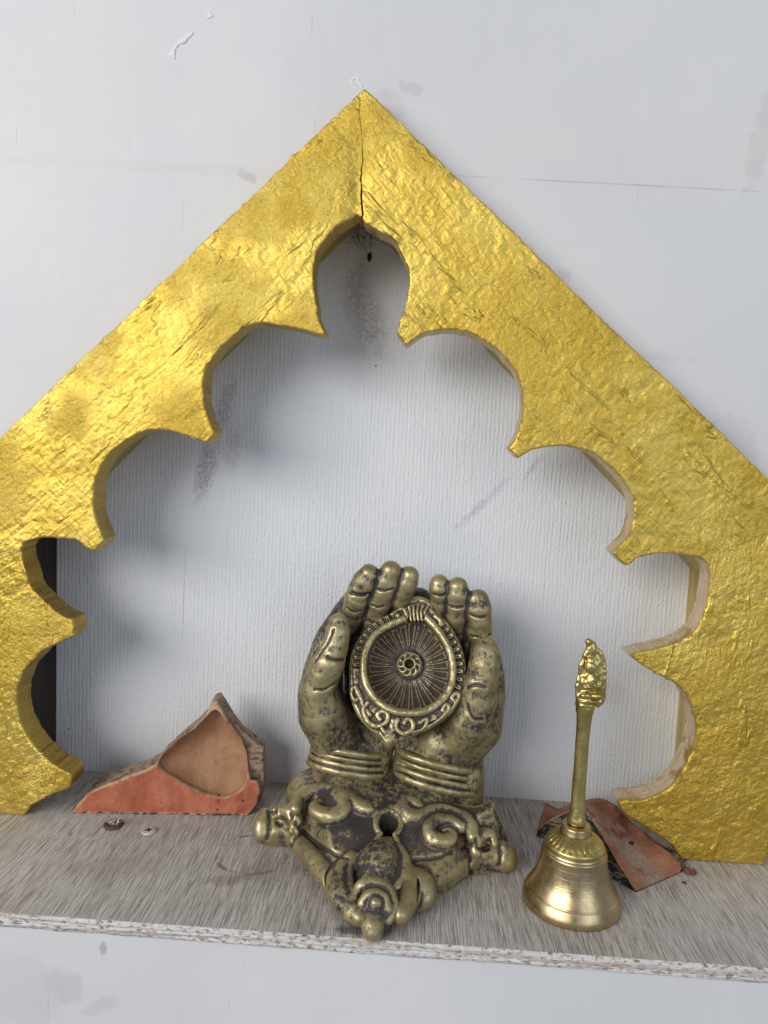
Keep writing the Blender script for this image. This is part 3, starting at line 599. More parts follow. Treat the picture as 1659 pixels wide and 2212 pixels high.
# --- hands
def hand(parts, lo, hi, seed):
    f = Field(lo, hi, .62)
    for kind, a, k in parts:
        if kind == 'c': f.chain([(P(*p[:3]), p[3]) for p in a], k)
        elif kind == 'x': f.chain([(P(*p[:3]), p[3]) for p in a], k, cut=True)
        elif kind == 'e': f.ell(P(*a[:3]), a[3:6], k)
    fnoise(f, seed); f.F = f.blur(1); return f
def finger(pts, k=.9):
    return [('c', pts[:2], k), ('c', pts[1:3], k), ('c', pts[2:], k)]
def fing(segs, k=1.0):
    """segs: list of (px, py, Y, r): root .. tip; each phalanx its own capsule so the joints crease"""
    out = []
    for a, c in zip(segs[:-1], segs[1:]):
        c = c[:3]+(c[3]+.35,); a = a[:3]+(a[3]+.2,)
        e = (c[0]-(c[0]-a[0])*.10, c[1]-(c[1]-a[1])*.10, c[2]-(c[2]-a[2])*.10, c[3]*.97); out.append(('c', [a, ((a[0]+c[0])/2, (a[1]+c[1])/2, (a[2]+c[2])/2, max(a[3], c[3])*1.10), e], k))
    return out
LH = [('c', [(752, 1720, .402, 17.5), (752, 1640, .402, 17.5), (742, 1590, .404, 17)], 4), ('c', [(716, 1720, .402, 11), (718, 1630, .403, 10.5)], 4), ('c', [(795, 1720, .402, 12), (800, 1640, .402, 11)], 4),
      ('c', [(800, 1600, .408, 14), (790, 1530, .414, 14), (785, 1450, .421, 12), (805, 1370, .421, 11), (850, 1310, .418, 9.5), (905, 1300, .418, 8)], 5), ('c', [(850, 1560, .414, 12), (860, 1450, .424, 11), (870, 1370, .424, 11)], 5),
      ('c', [(720, 1585, .399, 14), (700, 1545, .397, 14.2), (692, 1500, .402, 12.8), (700, 1440, .410, 11), (720, 1380, .414, 10), (748, 1330, .413, 8.6), (768, 1298, .409, 7.5)], 4),
      ('c', [(728, 1585, .394, 12), (700, 1540, .388, 12.0), (688, 1490, .386, 10.0)], 3),
      ('c', [(688, 1490, .386, 9.8), (702, 1452, .383, 8.8), (710, 1434, .382, 8.4)], 1.6), ('c', [(712, 1428, .382, 8.2), (724, 1395, .384, 7.2), (731, 1365, .386, 6.4), (733, 1345, .388, 5.2)], 1.0)]
LH += fing([(752, 1345, .411, 7.0), (764, 1312, .404, 6.2), (777, 1272, .399, 6.2), (799, 1238, .398, 5.8)])
LH += fing([(800, 1355, .414, 7.0), (812, 1320, .406, 6.0), (828, 1276, .400, 6.2), (846, 1230, .398, 5.9)])
LH += fing([(846, 1345, .416, 7.0), (858, 1308, .408, 5.4), (870, 1274, .402, 5.7), (884, 1242, .400, 5.4)])
RH = [('c', [(945, 1740, .400, 17.5), (945, 1660, .401, 17.5), (955, 1600, .402, 17)], 4), ('c', [(900, 1740, .401, 12.5), (893, 1660, .402, 12)], 4), ('c', [(992, 1740, .400, 13), (998, 1665, .400, 12.5)], 4),
      ('c', [(910, 1620, .407, 14), (925, 1540, .413, 14), (940, 1460, .421, 12), (935, 1380, .422, 11), (918, 1312, .418, 9)], 5), ('c', [(880, 1570, .412, 12), (890, 1480, .422, 11), (895, 1390, .424, 11)], 5),
      ('c', [(1000, 1600, .399, 14), (1028, 1565, .397, 14.5), (1044, 1510, .400, 12.2), (1046, 1460, .405, 11.4), (1036, 1410, .409, 10.8), (1022, 1365, .411, 9.5), (990, 1340, .413, 8), (950, 1320, .415, 8)], 4),
      ('c', [(990, 1592, .394, 12), (1015, 1560, .387, 12), (1031, 1510, .384, 10.2)], 3),
      ('c', [(1031, 1508, .384, 9.8), (1037, 1478, .382, 8.9)], 1.6), ('c', [(1039, 1470, .382, 8.7), (1046, 1436, .382, 8.0), (1049, 1410, .384, 7.0), (1051, 1394, .386, 5.8)], 1.0)]
RH += fing([(948, 1345, .415, 6.5), (952, 1315, .407, 5.4), (952, 1284, .402, 5.5), (949, 1258, .401, 5.2)])
RH += fing([(988, 1375, .413, 7.0), (989, 1348, .406, 5.9), (990, 1306, .400, 6.1), (988, 1264, .399, 5.7)])
RH += fing([(1034, 1405, .410, 7.5), (1035, 1380, .405, 6.4), (1036, 1338, .399, 6.3), (1031, 1292, .398, 5.9)])
hl = hand(LH, (-62, 358, 8), (20, 440, 182), 50); hr = hand(RH, (-12, 355, 5), (62, 440, 178), 60)
for pts in ([(650, 275), (690, 290), (745, 285)], [(625, 365), (660, 385), (700, 380)], [(790, 265), (830, 272), (872, 262)], [(760, 350), (790, 362), (820, 355)], [(520, 625), (560, 640), (612, 640)], [(555, 480), (530, 540), (495, 590), (455, 650)], [(455, 800), (510, 800), (560, 770)], [(640, 285), (680, 298), (730, 297)]): crease(hl, pts)
for pts in ([(1175, 355), (1210, 362), (1245, 358)], [(1285, 400), (1325, 415), (1370, 410)], [(1290, 515), (1340, 520), (1390, 505)], [(1270, 790), (1320, 775), (1370, 790)], [(1270, 880), (1300, 950), (1350, 960)], [(1285, 545), (1270, 620), (1262, 700)], [(1090, 290), (1120, 298), (1150, 292)]): crease(hr, pts)
hg = lambda V: .42-.8*np.clip((V[:, 1]-403)/10, 0, 1)*np.clip((V[:, 2]-60)/25, 0, 1)*np.clip((158-V[:, 2])/10, 0, 1)
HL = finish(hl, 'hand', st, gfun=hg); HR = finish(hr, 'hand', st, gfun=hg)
for ho, cx, ax, ys, k, cy, tilt in ((HL, 752, 20.0, (1622, 1636, 1650, 1664), 0, .402, .12), (HR, 944, 21.2, (1648, 1664, 1680, 1696), 1, .4005, .20)):
    f = Field((-62, 372, 8) if k == 0 else (-16, 372, 2), (14, 430, 60) if k == 0 else (52, 430, 56), .5)
    for j, y_ in enumerate(ys):
        c = P(cx, y_-6, cy); pts = []
        for t in np.linspace(0, 2*math.pi, 30):
            a_x = ax+j*.5; q = np.array([c[0]+a_x*math.cos(t), c[1]+17.5*math.sin(t), c[2]-6.2*max(0, math.sin(t))*0+5.0*(-math.sin(t))-tilt*a_x*math.cos(t)*1.0])
            pts.append((q, (2.0, 1.5, 1.8, 2.4)[j]))
        f.chain(pts, .5)
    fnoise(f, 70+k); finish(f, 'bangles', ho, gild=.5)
# --- oil lamp dish, built in its own tilted plane
tl = math.radians(28); dn = np.array([-.05, -math.cos(tl), math.sin(tl)]); dn /= np.linalg.norm(dn)
do = ony(880, 1436, .3885); d0 = onpl(836, 1612, do, dn); d1 = onpl(905, 1300, do, dn)
vv = (d1-d0)/np.linalg.norm(d1-d0); uu = np.cross(vv, dn); 
if uu.dot(RT) < 0: uu = -uu
def uv(px, py): p = onpl(px, py, do, dn)-do; return (p.dot(uu)*1000, p.dot(vv)*1000)
dish_o = [(836,1617),(818,1592),(790,1568),(768,1538),(757,1500),(754,1450),(762,1405),(783,1366),(820,1336),(858,1318),(876,1298),(903,1288),(928,1298),(942,1322),(968,1345),(992,1385),(1005,1430),(1006,1475),(993,1515),(968,1548),(925,1575),(878,1594),(852,1610)]
po = [uv(*p) for p in smooth_line(dish_o, 4, True)]
rim = [uv(*p) for p in smooth_line([(905,1328),(935,1352),(962,1388),(977,1430),(976,1476),(955,1514),(918,1538),(873,1542),(831,1528),(800,1496),(787,1455),(791,1410),(812,1373),(845,1352),(880,1338)], 5, True)]
hd = .36; us = [p[0] for p in po]; vs = [p[1] for p in po]
df = Field((min(us)-3, min(vs)-3, -17), (max(us)+3, max(vs)+3, 9), hd)
ug = df.lo[0]+hd*np.arange(df.n[0]); vg = df.lo[1]+hd*np.arange(df.n[1]); U, Vv = np.meshgrid(ug, vg, indexing='ij')
pd = polysd(po, U, Vv); rd = polysd(rim, U, Vv)
cu, cv = uv(883, 1428); rho = np.hypot(U-cu, Vv-cv); th = np.arctan2(Vv-cv, U-cu)
RB = 23.0; ins = np.clip(1+rd/17.0, 0, 1)   # 1 at rim, 0 deep inside
Hh = np.where(rd < 0, 2.0-13.0*(1-ins**2.0), 2.4)
pet = np.abs(np.sin(th*12)); petz = np.clip((rho-8.2)/3, 0, 1)*np.clip((-rd-1.2)/1.2, 0, 1)
Hh = Hh+petz*(.8*np.exp(-((pet-.5)/.28)**2)*(rd < -2.4)-.2+.75*np.exp(-((rd+3.0)/.7)**2)*(pet > .42))
# boss
boss = np.clip(1-(rho/8.3)**4, 0, 1)*3.4; Hh = np.where(rd < 0, Hh+boss, Hh)
for r0, am in ((3.2, .9), (6.2, .55)): Hh = Hh+am*np.exp(-((rho-r0)/.7)**2)
Hh = Hh+.55*np.exp(-((rho-5.1)/1.1)**2)*np.cos(th*9+rho)
Hh = Hh-4.5*np.clip(1-(rho/2.5)**3, 0, 1)
# rim tube
Hh = np.maximum(Hh, np.where((np.abs(rd) < 2.1) & (np.hypot(U-uv(897, 1330)[0], Vv-uv(897, 1330)[1]) > 5.6), 3.0+np.sqrt(np.maximum(2.1**2-rd**2, 0)), -99))
# teeth around the rim
lo_t, up_t = uv(765, 1500), uv(880, 1330)
angd = np.degrees(np.arctan2(Vv, U)); sarc = np.radians(angd)*27.5
zone = np.clip((Vv+9)/2, 0, 1)*np.clip((26.5-Vv)/2, 0, 1)
tooth = np.abs(((sarc/3.9) % 1)-.5)*2   # 1 at edges 0 center
tb = (rd > 2.0) & (rd < 5.9)
Hh = np.where(tb & (zone > .5), 1.0+2.6*np.clip((.66-tooth)/.25, 0, 1)*np.clip((5.9-rd)/.7, 0, 1)-1.5*np.exp(-(tooth/.2)**2)*np.exp(-((rd-3.2)/1.0)**2), Hh)
Hh = np.where(rd >= 5.9, np.maximum(1.2, Hh-1.0), Hh)
# scrolls at the foot and the sides of the rim
def hft(pts, r, z0, s=4):
    global Hh
    d = linesd([uv(*p) for p in smooth_line(pts, s)], U, Vv); Hh = np.maximum(Hh, np.where(d < r, z0+np.sqrt(np.maximum(r*r-d*d, 0)), -99))
hft([(762,1488),(758,1502),(768,1514),(778,1506),(772,1496)], 1.3, 2.2); hft([(770,1486),(780,1510),(790,1532),(800,1546)], 1.4, 2.4)
hft([(795,1520),(786,1535),(796,1560),(815,1570),(835,1562),(838,1545),(826,1538),(816,1546),(822,1556)], 1.4, 2.8)
hft([(860,1556),(856,1574),(872,1586),(890,1578),(892,1562),(880,1554),(874,1564)], 1.4, 2.8); hft([(893,1584),(915,1578),(922,1556),(908,1562)], 1.3, 2.6)
hft([(925,1576),(948,1560),(962,1544),(970,1530),(962,1524),(956,1536)], 1.4, 2.6); hft([(972,1548),(986,1520),(992,1506),(984,1500),(976,1508),(982,1516)], 1.3, 2.4)
hft([(848,1330),(862,1318),(876,1322),(878,1338),(866,1342),(860,1332)], 1.3, 2.8); hft([(940,1334),(952,1345),(946,1356),(936,1350)], 1.3, 2.8)
hft([(850,1560),(846,1580)], 2.0, 2.2); hft([(826,1575),(838,1590),(850,1578)], 1.2, 3.4); hft([(822,1585),(836,1600),(852,1590)], 1.0, 3.6)
for k in range(5): hft([(884+k*10, 1308+abs(k-2)*3), (886+k*8, 1325), (888+k*8, 1342)], .85, 2.6)
pc = uv(840, 1596); dpt = np.hypot((U-pc[0])/5.2, (Vv-pc[1])/7.5); Hh = np.maximum(Hh, np.where(dpt < 1, 4.6*np.sqrt(np.clip(1-dpt**2, 0, 1))+.2, -99))
Hh = Hh-1.5*np.clip((pd+1.6)/1.6, 0, 1)**2
sl3, _, _, Wd = df.grid(); back = -4.5-10.5*np.clip(1-(np.hypot(U, Vv)/25)**2, 0, 1)
body = np.maximum((Wd-Hh[:, :, None])*.75, np.maximum(pd[:, :, None], back[:, :, None]-Wd))
df.F = body.astype(np.float32); df.noise(.16, 1.6, 80); df.noise(.2, 4, 81)
V, Q = df.mesh(); c1 = df.cav(V, 3); c2 = df.cav(V, 12); low = np.clip((-V[:, 2])/5, 0, 1)
gild = .55-.62*low
rI = np.hypot(V[:, 0]-cu, V[:, 1]-cv); gild += .35*np.clip((8.5-rI)/2, 0, 1)
Vw = do+(V[:, :1]*uu+V[:, 1:2]*vv+V[:, 2:]*dn)/1000
if np.dot(np.cross(uu, vv), dn) < 0: Q = Q[:, ::-1]
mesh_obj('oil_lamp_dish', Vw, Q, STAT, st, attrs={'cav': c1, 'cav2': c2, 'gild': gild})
#SECTION_BELL
bc = onz(1234, 1938, 0)
bc = (onz(1128, 1925, .0015)+onz(1340, 1955, .0015))/2; bc[2] = 0
bell = thing('hand_bell', bc, 'brass hand bell with long handle standing right of the cupped hands statue', 'bell')
def lathe(name, prof, mat, parent, n=128, c=None, rf=None, per=4):
    c = bc if c is None else c; pr = []
    for (r, z, sharp) in prof: pr.append((r, z))
    rr = np.array(pr); nP = len(rr); a = np.linspace(0, 2*math.pi, n, endpoint=False)
    R_ = np.repeat(rr[None, :, 0], n, 0); Zz = np.repeat(rr[None, :, 1], n, 0); A = np.repeat(a[:, None], nP, 1)
    if rf is not None: R_ = rf(R_, Zz, A)
    V = np.stack([c[0]+R_*np.cos(A)/1000, c[1]+R_*np.sin(A)/1000, c[2]+Zz/1000], 2).reshape(-1, 3)
    i = np.arange(n)[:, None]*nP+np.arange(nP-1)[None, :]; j = (np.arange(n)[:, None]+1) % n*nP+np.arange(nP-1)[None, :]
    return mesh_obj(name, V, np.stack([i.ravel(), j.ravel(), j.ravel()+1, i.ravel()+1], 1), mat, parent)
def cup_profile():
    key = smooth_line([(23.9, 1.0), (23.6, 3.2), (22.4, 6.0), (20.4, 9.4), (18.6, 13), (17.2, 17), (16.3, 21), (15.8, 24.5), (15.6, 27.0), (15.0, 28.6)], 12)
    out = [(20.5, 8, 0), (22.2, 2, 0), (22.6, .3, 0), (23.3, 0, 0), (23.8, .4, 0)]
    for r, z in key:
        for zg, am, wd_ in ((7.6, .22, .22), (20.2, .08, .18), (23.6, .12, .18), (27.3, .35, .3)): r -= am*math.exp(-((z-zg)/wd_)**2)
        out.append((r, z, 0))
    return out+[(13.9, 28.9, 0)]
cup = lathe('bell_cup', cup_profile(), BRASS, bell, 160)
def flute(R_, Z_, A):
    k = np.clip((Z_-31.0)/1.0, 0, 1)*np.clip((35.2-Z_)/1.0, 0, 1); s_ = np.abs(np.sin(A*13)); return R_+k*(.35-.8*(1-s_)**1.5)
dome = [(13.6, 28.7), (14.3, 29.0), (14.3, 30.2), (13.8, 31.0), (12.9, 31.8), (12.0, 32.8), (10.9, 33.7), (9.8, 34.5), (8.7, 35.2), (8.0, 35.7), (7.6, 36.0)]
lathe('fluted_crown', [(r, z, 0) for r, z in smooth_line(dome, 3)], CAST, bell, 312, rf=flute)
lathe('collar', [(7.3, 35.6, 0), (7.5, 35.9, 0), (7.3, 36.3, 0), (7.2, 39.0, 0), (7.0, 39.6, 0), (6.4, 39.9, 0), (4.0, 40.0, 0)], BRASS, bell, 96)
hp = smooth_line([(3.2, 39.9), (4.2, 40.3), (4.6, 41.2), (4.5, 42.6), (4.0, 45.0), (3.6, 49), (3.35, 54), (3.3, 62), (3.25, 72), (3.25, 80), (3.35, 87), (3.6, 93), (3.95, 97), (4.2, 99), (3.0, 100)], 6)
handle = lathe('handle', [(r, z, 0) for r, z in hp], CAST, bell, 64, rf=lambda R_, Z_, A: R_+.07*np.sin(A*3+Z_*.3)+.04*np.sin(A*5-Z_*.7))
bm = np.array([bc[0], bc[1], 0])*1000
ff = Field(bm+np.array([-10, -8, 96]), bm+np.array([13, 8, 134]), .22)
def fb(x, y, z, rx, ry, rz, k=.8, cut=False): ff.ell(bm+np.array([x+2.0*min(1, max(0, (z-99)/6))-(.9 if z > 124 else 0), y, z]), (rx, ry, rz), k, cut=cut)
ff.chain([(bm+np.array([0, 0, 97.5]), 4.2), (bm+np.array([0, 0, 102]), 4.6)], 1)
fb(.6, 1.0, 110, 7.0, 3.0, 10.5, 1.5); fb(.8, 1.0, 119, 5.0, 2.6, 8, 1.5); fb(.2, .6, 127, 2.8, 2.2, 4.4, 1.5); fb(-1.4, 0, 131, 1.6, 1.6, 1.8)
rr_ = np.random.RandomState(12)
for sg in (-1, 1):
    ff.chain([(bm+np.array([2.1*min(1, (z-97)/6)+sg*((6.6 if sg > 0 else 6.0)*math.sqrt(max(0, 1-((z-110)/18)**2))+rr_.uniform(-.35, .35)), .4, z]), rr_.uniform(.8, 1.35)) for z in np.arange(100, 127.5, 1.5)], .7)
fb(-1.3, -2.8, 119.5, 2.9, 2.4, 3.2, .4); fb(-1.2, -4.0, 118.6, .7, 1.0, 1.2, .3); fb(-1.3, -2.4, 123.0, 2.0, 1.6, 1.6, .4)
fb(-2.3, -4.1, 120.2, .5, .6, .4, .2, True); fb(-.2, -4.1, 120.2, .5, .6, .4, .2, True)
fb(-.6, -2.2, 112.5, 3.0, 2.2, 4.0, .6); fb(-4.3, -2.0, 112, 1.4, 1.5, 3.0, .5); fb(3.2, -2.4, 111.5, 1.5, 1.5, 2.8, .5); fb(1.6, -3.6, 110.5, 2.2, 1.1, .9, .4); fb(-2.4, -3.6, 109.8, 2.2, 1.1, .9, .4)
fb(-2.8, -2.6, 105.3, 2.8, 1.8, 1.8, .5); fb(2.6, -2.6, 105.3, 2.8, 1.8, 1.8, .5); fb(0, -3.4, 103, 4.4, 1.2, .8, .4); fb(0, -3.6, 100.8, 4.4, 1.0, .7, .3)
ff.noise(.12, 1.0, 90); ff.noise(.35, 2.6, 91); ff.F = ff.blur(1)
V, Q = ff.mesh(); mesh_obj('figure_finial', V/1000, Q, CAST, bell)
#SECTION_TILES
# left roof tile fragment: front face in a vertical plane
tA = onz(158, 1758, 0); tB = onz(535, 1763, 0); te = (tB-tA); te[2] = 0; te /= np.linalg.norm(te); tn = np.array([te[1], -te[0], 0])   # towards the camera
if tn.dot(CAM-tA) < 0: tn = -tn
def tuv(px, py): p = onpl(px, py, tA, tn)-tA; return (p.dot(te)*1000, p[2]*1000)
f1 = [(157,1757),(164,1742),(186,1716),(230,1697),(270,1683),(310,1668),(333,1657),(352,1632),(385,1603),(415,1583),(437,1558),(455,1528),(461,1513),(468,1530),(489,1569),(510,1594),(523,1618),(531,1645),(534,1668),(540,1690),(556,1694),(560,1712),(556,1738),(545,1752),(535,1763),(400,1764),(250,1760)]
f2 = [(461,1512),(475,1536),(500,1572),(522,1600),(552,1622),(566,1630),(568,1690),(562,1745),(400,1764),(250,1760),(186,1716),(333,1657),(437,1558)]
sc = [(338,1655),(352,1634),(385,1604),(415,1585),(438,1562),(455,1545),(468,1545),(489,1571),(509,1596),(523,1620),(532,1648),(533,1668),(528,1696),(510,1716),(483,1726),(455,1722),(424,1712),(398,1700),(370,1684),(347,1670)]
p1 = [tuv(*p) for p in f1]; p2 = [tuv(*p) for p in f2]; p3 = [tuv(*p) for p in smooth_line(sc, 3, True)]
for q in (p1, p2):
    for k, (a, c) in enumerate(q):
        if c < 1.2: q[k] = (a, 0.0)
tf = Field((-3, -3, -1), (108, 34, 66), .5)
ug = tf.lo[0]+.5*np.arange(tf.n[0]); vg = tf.lo[2]+.5*np.arange(tf.n[2]); U, Vz = np.meshgrid(ug, vg, indexing='ij')
nn = fbm(np.stack([U.ravel(), U.ravel()*0, Vz.ravel()], 1), 5, 3, 15).reshape(U.shape)
q1 = polysd(p1, U, Vz)+nn*.7; q2 = polysd(p2, U, Vz)+nn*.6; q3 = polysd(p3, U, Vz)
_, Xt, Yt, Zt = tf.grid(); dm = 12.0; cdp = dm*np.sqrt(np.clip(1-np.clip(1+q3/15.0, 0, 1)**2, 0, 1)); cdp = np.where(q3 < 0, cdp, -3)
lean = .10*Vz
y1 = (Yt-lean[:, None, :]); slabF = np.maximum(q1[:, None, :], np.maximum(-y1, y1-14))
slabG = np.maximum(q2[:, None, :]+np.clip(Yt-20, 0, 20)*.35, np.maximum(6-y1, y1-25+Zt*.12))
tf.F = np.minimum(slabF, slabG).astype(np.float32); tf.F = np.maximum(tf.F, (cdp[:, None, :]-y1)*.8).astype(np.float32)
tf.noise(.25, 2, 16); tf.noise(.5, 8, 17); tf.F = np.maximum(tf.F, -Zt).astype(np.float32); tf.F = tf.blur(1)
V, Q = tf.mesh(); iu = np.clip((V[:, 0]+3)/.5, 0, U.shape[0]-1).astype(int); iv = np.clip((V[:, 2]+1)/.5, 0, U.shape[1]-1).astype(int)
yl = V[:, 1]-.10*V[:, 2]; s3 = q3[iu, iv]; s1 = q1[iu, iv]
scoop = np.clip(.5-s3/.8, 0, 1)*np.where(yl > .3, 1, 0); broken = np.where(yl > 1.1, 1.0, 0.0)*(1-np.clip(.5-s3/.8, 0, 1)); rimm = np.clip(1-np.abs(s1+.4)/1.3, 0, 1)*(yl < 2)
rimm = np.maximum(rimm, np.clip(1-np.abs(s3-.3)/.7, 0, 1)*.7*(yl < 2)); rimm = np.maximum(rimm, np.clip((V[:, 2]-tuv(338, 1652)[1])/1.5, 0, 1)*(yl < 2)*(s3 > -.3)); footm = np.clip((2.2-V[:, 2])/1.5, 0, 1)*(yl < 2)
Vw = tA+(V[:, :1]*te-V[:, 1:2]*tn+V[:, 2:]*np.array([0, 0, 1]))/1000
tile = mesh_obj('roof_tile_fragment', Vw, Q if np.dot(np.cross(te, -tn), [0, 0, 1]) > 0 else Q[:, ::-1], mat_tile_left(), attrs={'scoop': scoop, 'broken': broken, 'rim': rimm, 'foot': footm})
tag(tile, 'red painted terracotta tile fragment with a scooped hollow, left of the statue', 'roof tile piece', 'broken terracotta pieces on the shelf')
# right tile fragment: a bent arch slab
gA = onz(1162, 1808, 0); gB = onz(1374, 1928, 0); ae = gB-gA; ae[2] = 0; ae /= np.linalg.norm(ae); an = np.array([ae[1], -ae[0], 0])
if an.dot(CAM-gA) < 0: an = -an
gC = onz(1470, 1886, 0)
Ac = [onpl(x, y, gA, an) for x, y in ((1159, 1797), (1180, 1778), (1212, 1760), (1248, 1746), (1268, 1758), (1290, 1788), (1315, 1832), (1345, 1882), (1374, 1927))]
Bc = [onpl(x, y, gC, an) for x, y in ((1176, 1770), (1200, 1750), (1240, 1735), (1290, 1724), (1320, 1733), (1352, 1762), (1404, 1812), (1461, 1856), (1470, 1885))]
A3 = np.array(smooth_line(Ac, 12)); B3 = np.array(smooth_line(Bc, 12)); A3[:, 2] = np.maximum(A3[:, 2], .0005); B3[:, 2] = np.maximum(B3[:, 2], .0005); nA = len(A3); nW = 40
rows = []; at = {'core': [], 'glaze': [], 'chalk': []}
for j in range(nW+1):
    t = j/nW; Pj = A3*(1-t)+B3*t; fr_ = np.linspace(0, 1, nA); gv = .0055*np.sin(math.pi*min(1, t*1.0))**1.0*np.clip((fr_-.45)/.4, 0, 1)*np.clip((1-fr_)/.12, 0, 1)
    nrm = np.array([.35, -.55, .75]); Pj = Pj-gv[:, None]*nrm*.9; rows.append(Pj)
    at['core'].append(np.exp(-((t-.45)/.22)**2)*np.clip((fr_-.5)/.2, 0, 1)); at['glaze'].append(np.zeros(nA)); at['chalk'].append(np.clip((.35-t)/.2, 0, 1)*np.clip(1-np.abs(fr_-.5)/.25, 0, 1)+np.clip(.15-t, 0, 1)*3*(fr_ < .5))
nF = 26
frows = []
for j in range(1, nF+1):
    t = j/nF; Q_ = A3.copy(); Q_[:, 2] *= (1-t); Q_ -= an*(.004*math.sin(math.pi*t)); frows.append(Q_)
    at['glaze'].append(np.ones(nA)); at['core'].append(np.zeros(nA)); at['chalk'].append(np.zeros(nA))
allr = frows[::-1]+rows; order = list(range(nW+1, nW+1+nF))[::-1]+list(range(nW+1))
# back face down to the shelf
brows = []
for j in range(1, 9):
    t = j/8; Q_ = B3.copy(); Q_[:, 2] *= (1-t); Q_ -= an[None, :]*(.009*min(1, t*2)*np.clip((np.linspace(0, 1, nA)-.5)/.2, 0, 1)*np.clip((1-np.linspace(0, 1, nA))/.12, 0, 1))[:, None]; brows.append(Q_); at['glaze'].append(np.full(nA, 1.0)); at['core'].append(np.zeros(nA)); at['chalk'].append(np.zeros(nA)); order.append(nW+nF+j)
allr = allr+brows; V = np.concatenate(allr); att = {k: np.concatenate([at[k][o] for o in order]) for k in at}
nr = len(allr); i = (np.arange(nr-1)[:, None]*nA+np.arange(nA-1)[None, :]).ravel(); Q = np.stack([i, i+1, i+nA+1, i+nA], 1)
dsp = fbm(V, .007, 3, 44)*.0013+fbm(V, .002, 2, 45)*.0004; hz = np.clip(V[:, 2]/.002, 0, 1); V = V+np.outer(dsp*hz, [.3, -.6, .7])
cap = [[r*nA+nA-1 for r in range(nr)], [r*nA for r in range(nr)][::-1]]
me_faces = Q.tolist()+cap
t2 = mesh_obj('roof_tile_fragment', V, me_faces, mat_tile_right(), attrs=att)
tag(t2, 'arched broken clay tile with black glazed side, lying behind the brass bell', 'roof tile piece', 'broken terracotta pieces on the shelf')
#SECTION_SMALL
def disc_mesh(c, r, prof, n=40, squash=1.0, seed=0, amp=0.0):
    rr = np.random.RandomState(seed); V = []; 
    for (f, z) in prof:
        for k in range(n):
            a = 2*math.pi*k/n; q = r*f*(1+amp*(rr.rand()-.5)); V.append((c[0]+q*math.cos(a), c[1]+q*math.sin(a)*squash, c[2]+z))
    F = []
    for j in range(len(prof)-1):
        for k in range(n): F.append([j*n+k, j*n+(k+1) % n, (j+1)*n+(k+1) % n, (j+1)*n+k])
    F.append([(len(prof)-1)*n+k for k in range(n)]); return V, F
zinc = M('zinc', Metallic=.25, Roughness=.4); zinc.set('Base_Color', zinc.mix(zinc.ramp(zinc.noise(500, 3), .4, .6), (.50, .49, .46), (.70, .69, .66)))
blk = M('black_recess', Roughness=.9, Base_Color=(.012, .011, .010)); rust = M('rusty_steel', Metallic=.4, Roughness=.7); rust.set('Base_Color', rust.mix(rust.ramp(rust.noise(900, 4), .4, .6), (.05, .04, .035), (.22, .11, .06)))
sc_c = onz(321, 1796); scw = thing('screw', (sc_c[0], sc_c[1], 0), 'silver cross-head screw sunk in the shelf in front of the red tile fragment', 'screw', 'screws in the shelf')
V, F = disc_mesh(sc_c, .0041, [(1, 0.0001), (1, .0004), (.9, .0007), (.7, .0009)]); mesh_obj('screw_head', V, F, zinc.m, scw)
cv_, cf_ = [], []
for a in (math.radians(20), math.radians(110)):
    e = np.array([math.cos(a), math.sin(a), 0]); f = np.array([-e[1], e[0], 0]); k = len(cv_); zt_ = .00112 if a < 1 else .00108
    for u_, w_ in ((-.0021, .0002), (-.0006, .00055), (.0006, .00055), (.0021, .0002), (.0021, -.0002), (.0006, -.00055), (-.0006, -.00055), (-.0021, -.0002)): q = sc_c+e*u_+f*w_; cv_.append((q[0], q[1], zt_))
    for u_, w_ in ((-.0021, .0002), (-.0006, .00055), (.0006, .00055), (.0021, .0002), (.0021, -.0002), (.0006, -.00055), (-.0006, -.00055), (-.0021, -.0002)): q = sc_c+e*u_+f*w_; cv_.append((q[0], q[1], .0005))
    cf_.append([k+i_ for i_ in range(8)])
    for i_ in range(8): cf_.append([k+i_, k+(i_+1) % 8, k+8+(i_+1) % 8, k+8+i_])
mesh_obj('cross_recess', cv_, cf_, blk.m, scw, smooth=False)
rc = onz(245, 1782); rs = thing('screw', (rc[0], rc[1], 0), 'dark rusty screw with torn metal burr standing out of the shelf', 'screw', 'screws in the shelf')
V, F = disc_mesh(rc, .0056, [(1, 0.0001), (.95, .0006), (.7, .0010), (.3, .0008)], amp=.12, seed=2); mesh_obj('screw_head', V, F, rust.m, rs)
bur = M('torn_steel', Metallic=.4, Roughness=.55); bur.set('Base_Color', bur.mix(bur.ramp(bur.noise(700, 3), .42, .58), (.16, .08, .04), (.45, .43, .40)))
fs = Field(rc*1000+np.array([-6, -6, -.5]), rc*1000+np.array([7, 6, 8]), .2); c0 = rc*1000
for a, e in (((-1, 0, .5), (-3.0, 1, 4.2)), ((0, 0, .5), (.5, 1.5, 5)), ((1, 0, .5), (3.4, .5, 4.4)), ((1.5, 0, 1), (4.8, -.5, 2.6)), ((0, -.5, .5), (1.2, -1, 3.0)), ((-1, 0, .5), (-3.6, -.6, 2.4))): fs.cone(c0+np.array(a), c0+np.array(e), 1.0, .35, .3)
fs.noise(.3, .9, 4); V, Q = fs.mesh(); mesh_obj('metal_burr', V/1000, Q, bur.m, rs)
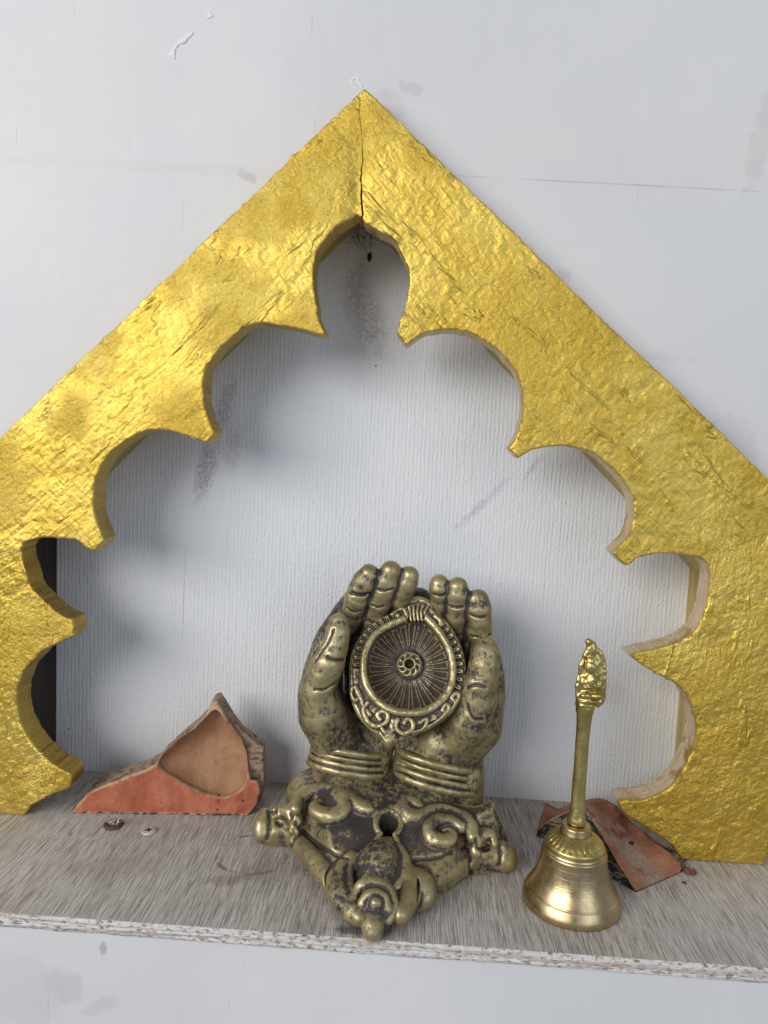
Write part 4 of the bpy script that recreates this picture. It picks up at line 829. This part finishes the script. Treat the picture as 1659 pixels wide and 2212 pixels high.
def crumb(name, c, r, col, label, cat, seed, rough=.35, nrm=None, group=None):
    f = Field(np.array([-r*2.2]*3), np.array([r*2.2]*3), r/7); rr = np.random.RandomState(seed)
    f.ell((0, 0, 0), (r, r*.8, r*.6), .2)
    for _ in range(4): f.ell(rr.uniform(-.7, .7, 3)*r*np.array([1, 1, .4]), tuple(r*rr.uniform(.3, .6, 3)), r*.2)
    f.noise(r*rough, r*.6, seed); V, Q = f.mesh()
    m = M(name+'_material', Roughness=.8); m.set('Base_Color', m.mix(m.ramp(m.noise(900, 3), .4, .6), tuple(x*.5 for x in col), col))
    if nrm is not None: V = V[:, [0, 2, 1]]*np.array([nrm[0], .5, nrm[1]]); Q = Q[:, ::-1]
    o = mesh_obj(name, V/1000+np.array(c), Q, m.m); tag(o, label, cat, group); return o
c = onz(1490, 1886); crumb('clay_crumb', (c[0], c[1], .001), 3.0, (.20, .08, .05), 'dark red clay crumb on the shelf below the right gold upright', 'crumb', 3)
c = onz(1478, 1908); crumb('grit_speck', (c[0], c[1], .0004), .8, (.05, .05, .06), 'tiny black speck in front of the dark red clay crumb', 'speck', 4)
c = onz(146, 1805); crumb('plaster_crumb', (c[0], c[1], .0006), 1.1, (.50, .49, .47), 'tiny pale plaster crumb on the shelf near the left gold upright', 'crumb', 5)
c = .5*(Ac[6]+Bc[6])+np.array([0, -.002, .0012])
crumb('seed_husk', c, 1.3, (.03, .025, .02), 'small black seed husk lying on the arched tile fragment', 'seed husk', 8)
c = ony(797, 556, YB-.0012); crumb('dead_insect', c, 1.7, (.02, .02, .02), 'small black insect husk on the niche wall under the arch point', 'insect', 6, nrm=(.8, 1.6))
pm = M('plaster', Roughness=.6, Base_Color=(.74, .74, .75))
def plaster(pts, name, label, Y=YW, r=.9):
    P_ = [ony(x, y, Y)*1000 for x, y in pts]; f = Field(np.min(P_, 0)-4, np.max(P_, 0)+4, .35)
    f.chain([(p, r*(.6+.8*abs(math.sin(i*2.3)))) for i, p in enumerate(P_)], .6); f.noise(.45, 1.6, len(pts)); V, Q = f.mesh(); V[:, 1] = Y*1000+(V[:, 1]-Y*1000)*.55
    o = mesh_obj(name, V/1000, Q, pm.m); tag(o, label, 'plaster lump')
plaster([(418,68),(408,78),(398,88),(388,92),(380,102),(374,112),(376,124),(366,118)], 'plaster_lump', 'long rough white plaster lump high on the wall, left of the arch point')
plaster([(452,28),(450,38),(458,34)], 'plaster_lump', 'small white plaster lump at the top of the wall above the long one', r=.7)
plaster([(764,182),(760,174),(764,168),(772,170),(774,178),(782,186)], 'plaster_lump', 'curled white plaster lump just above the arch point', r=.55)
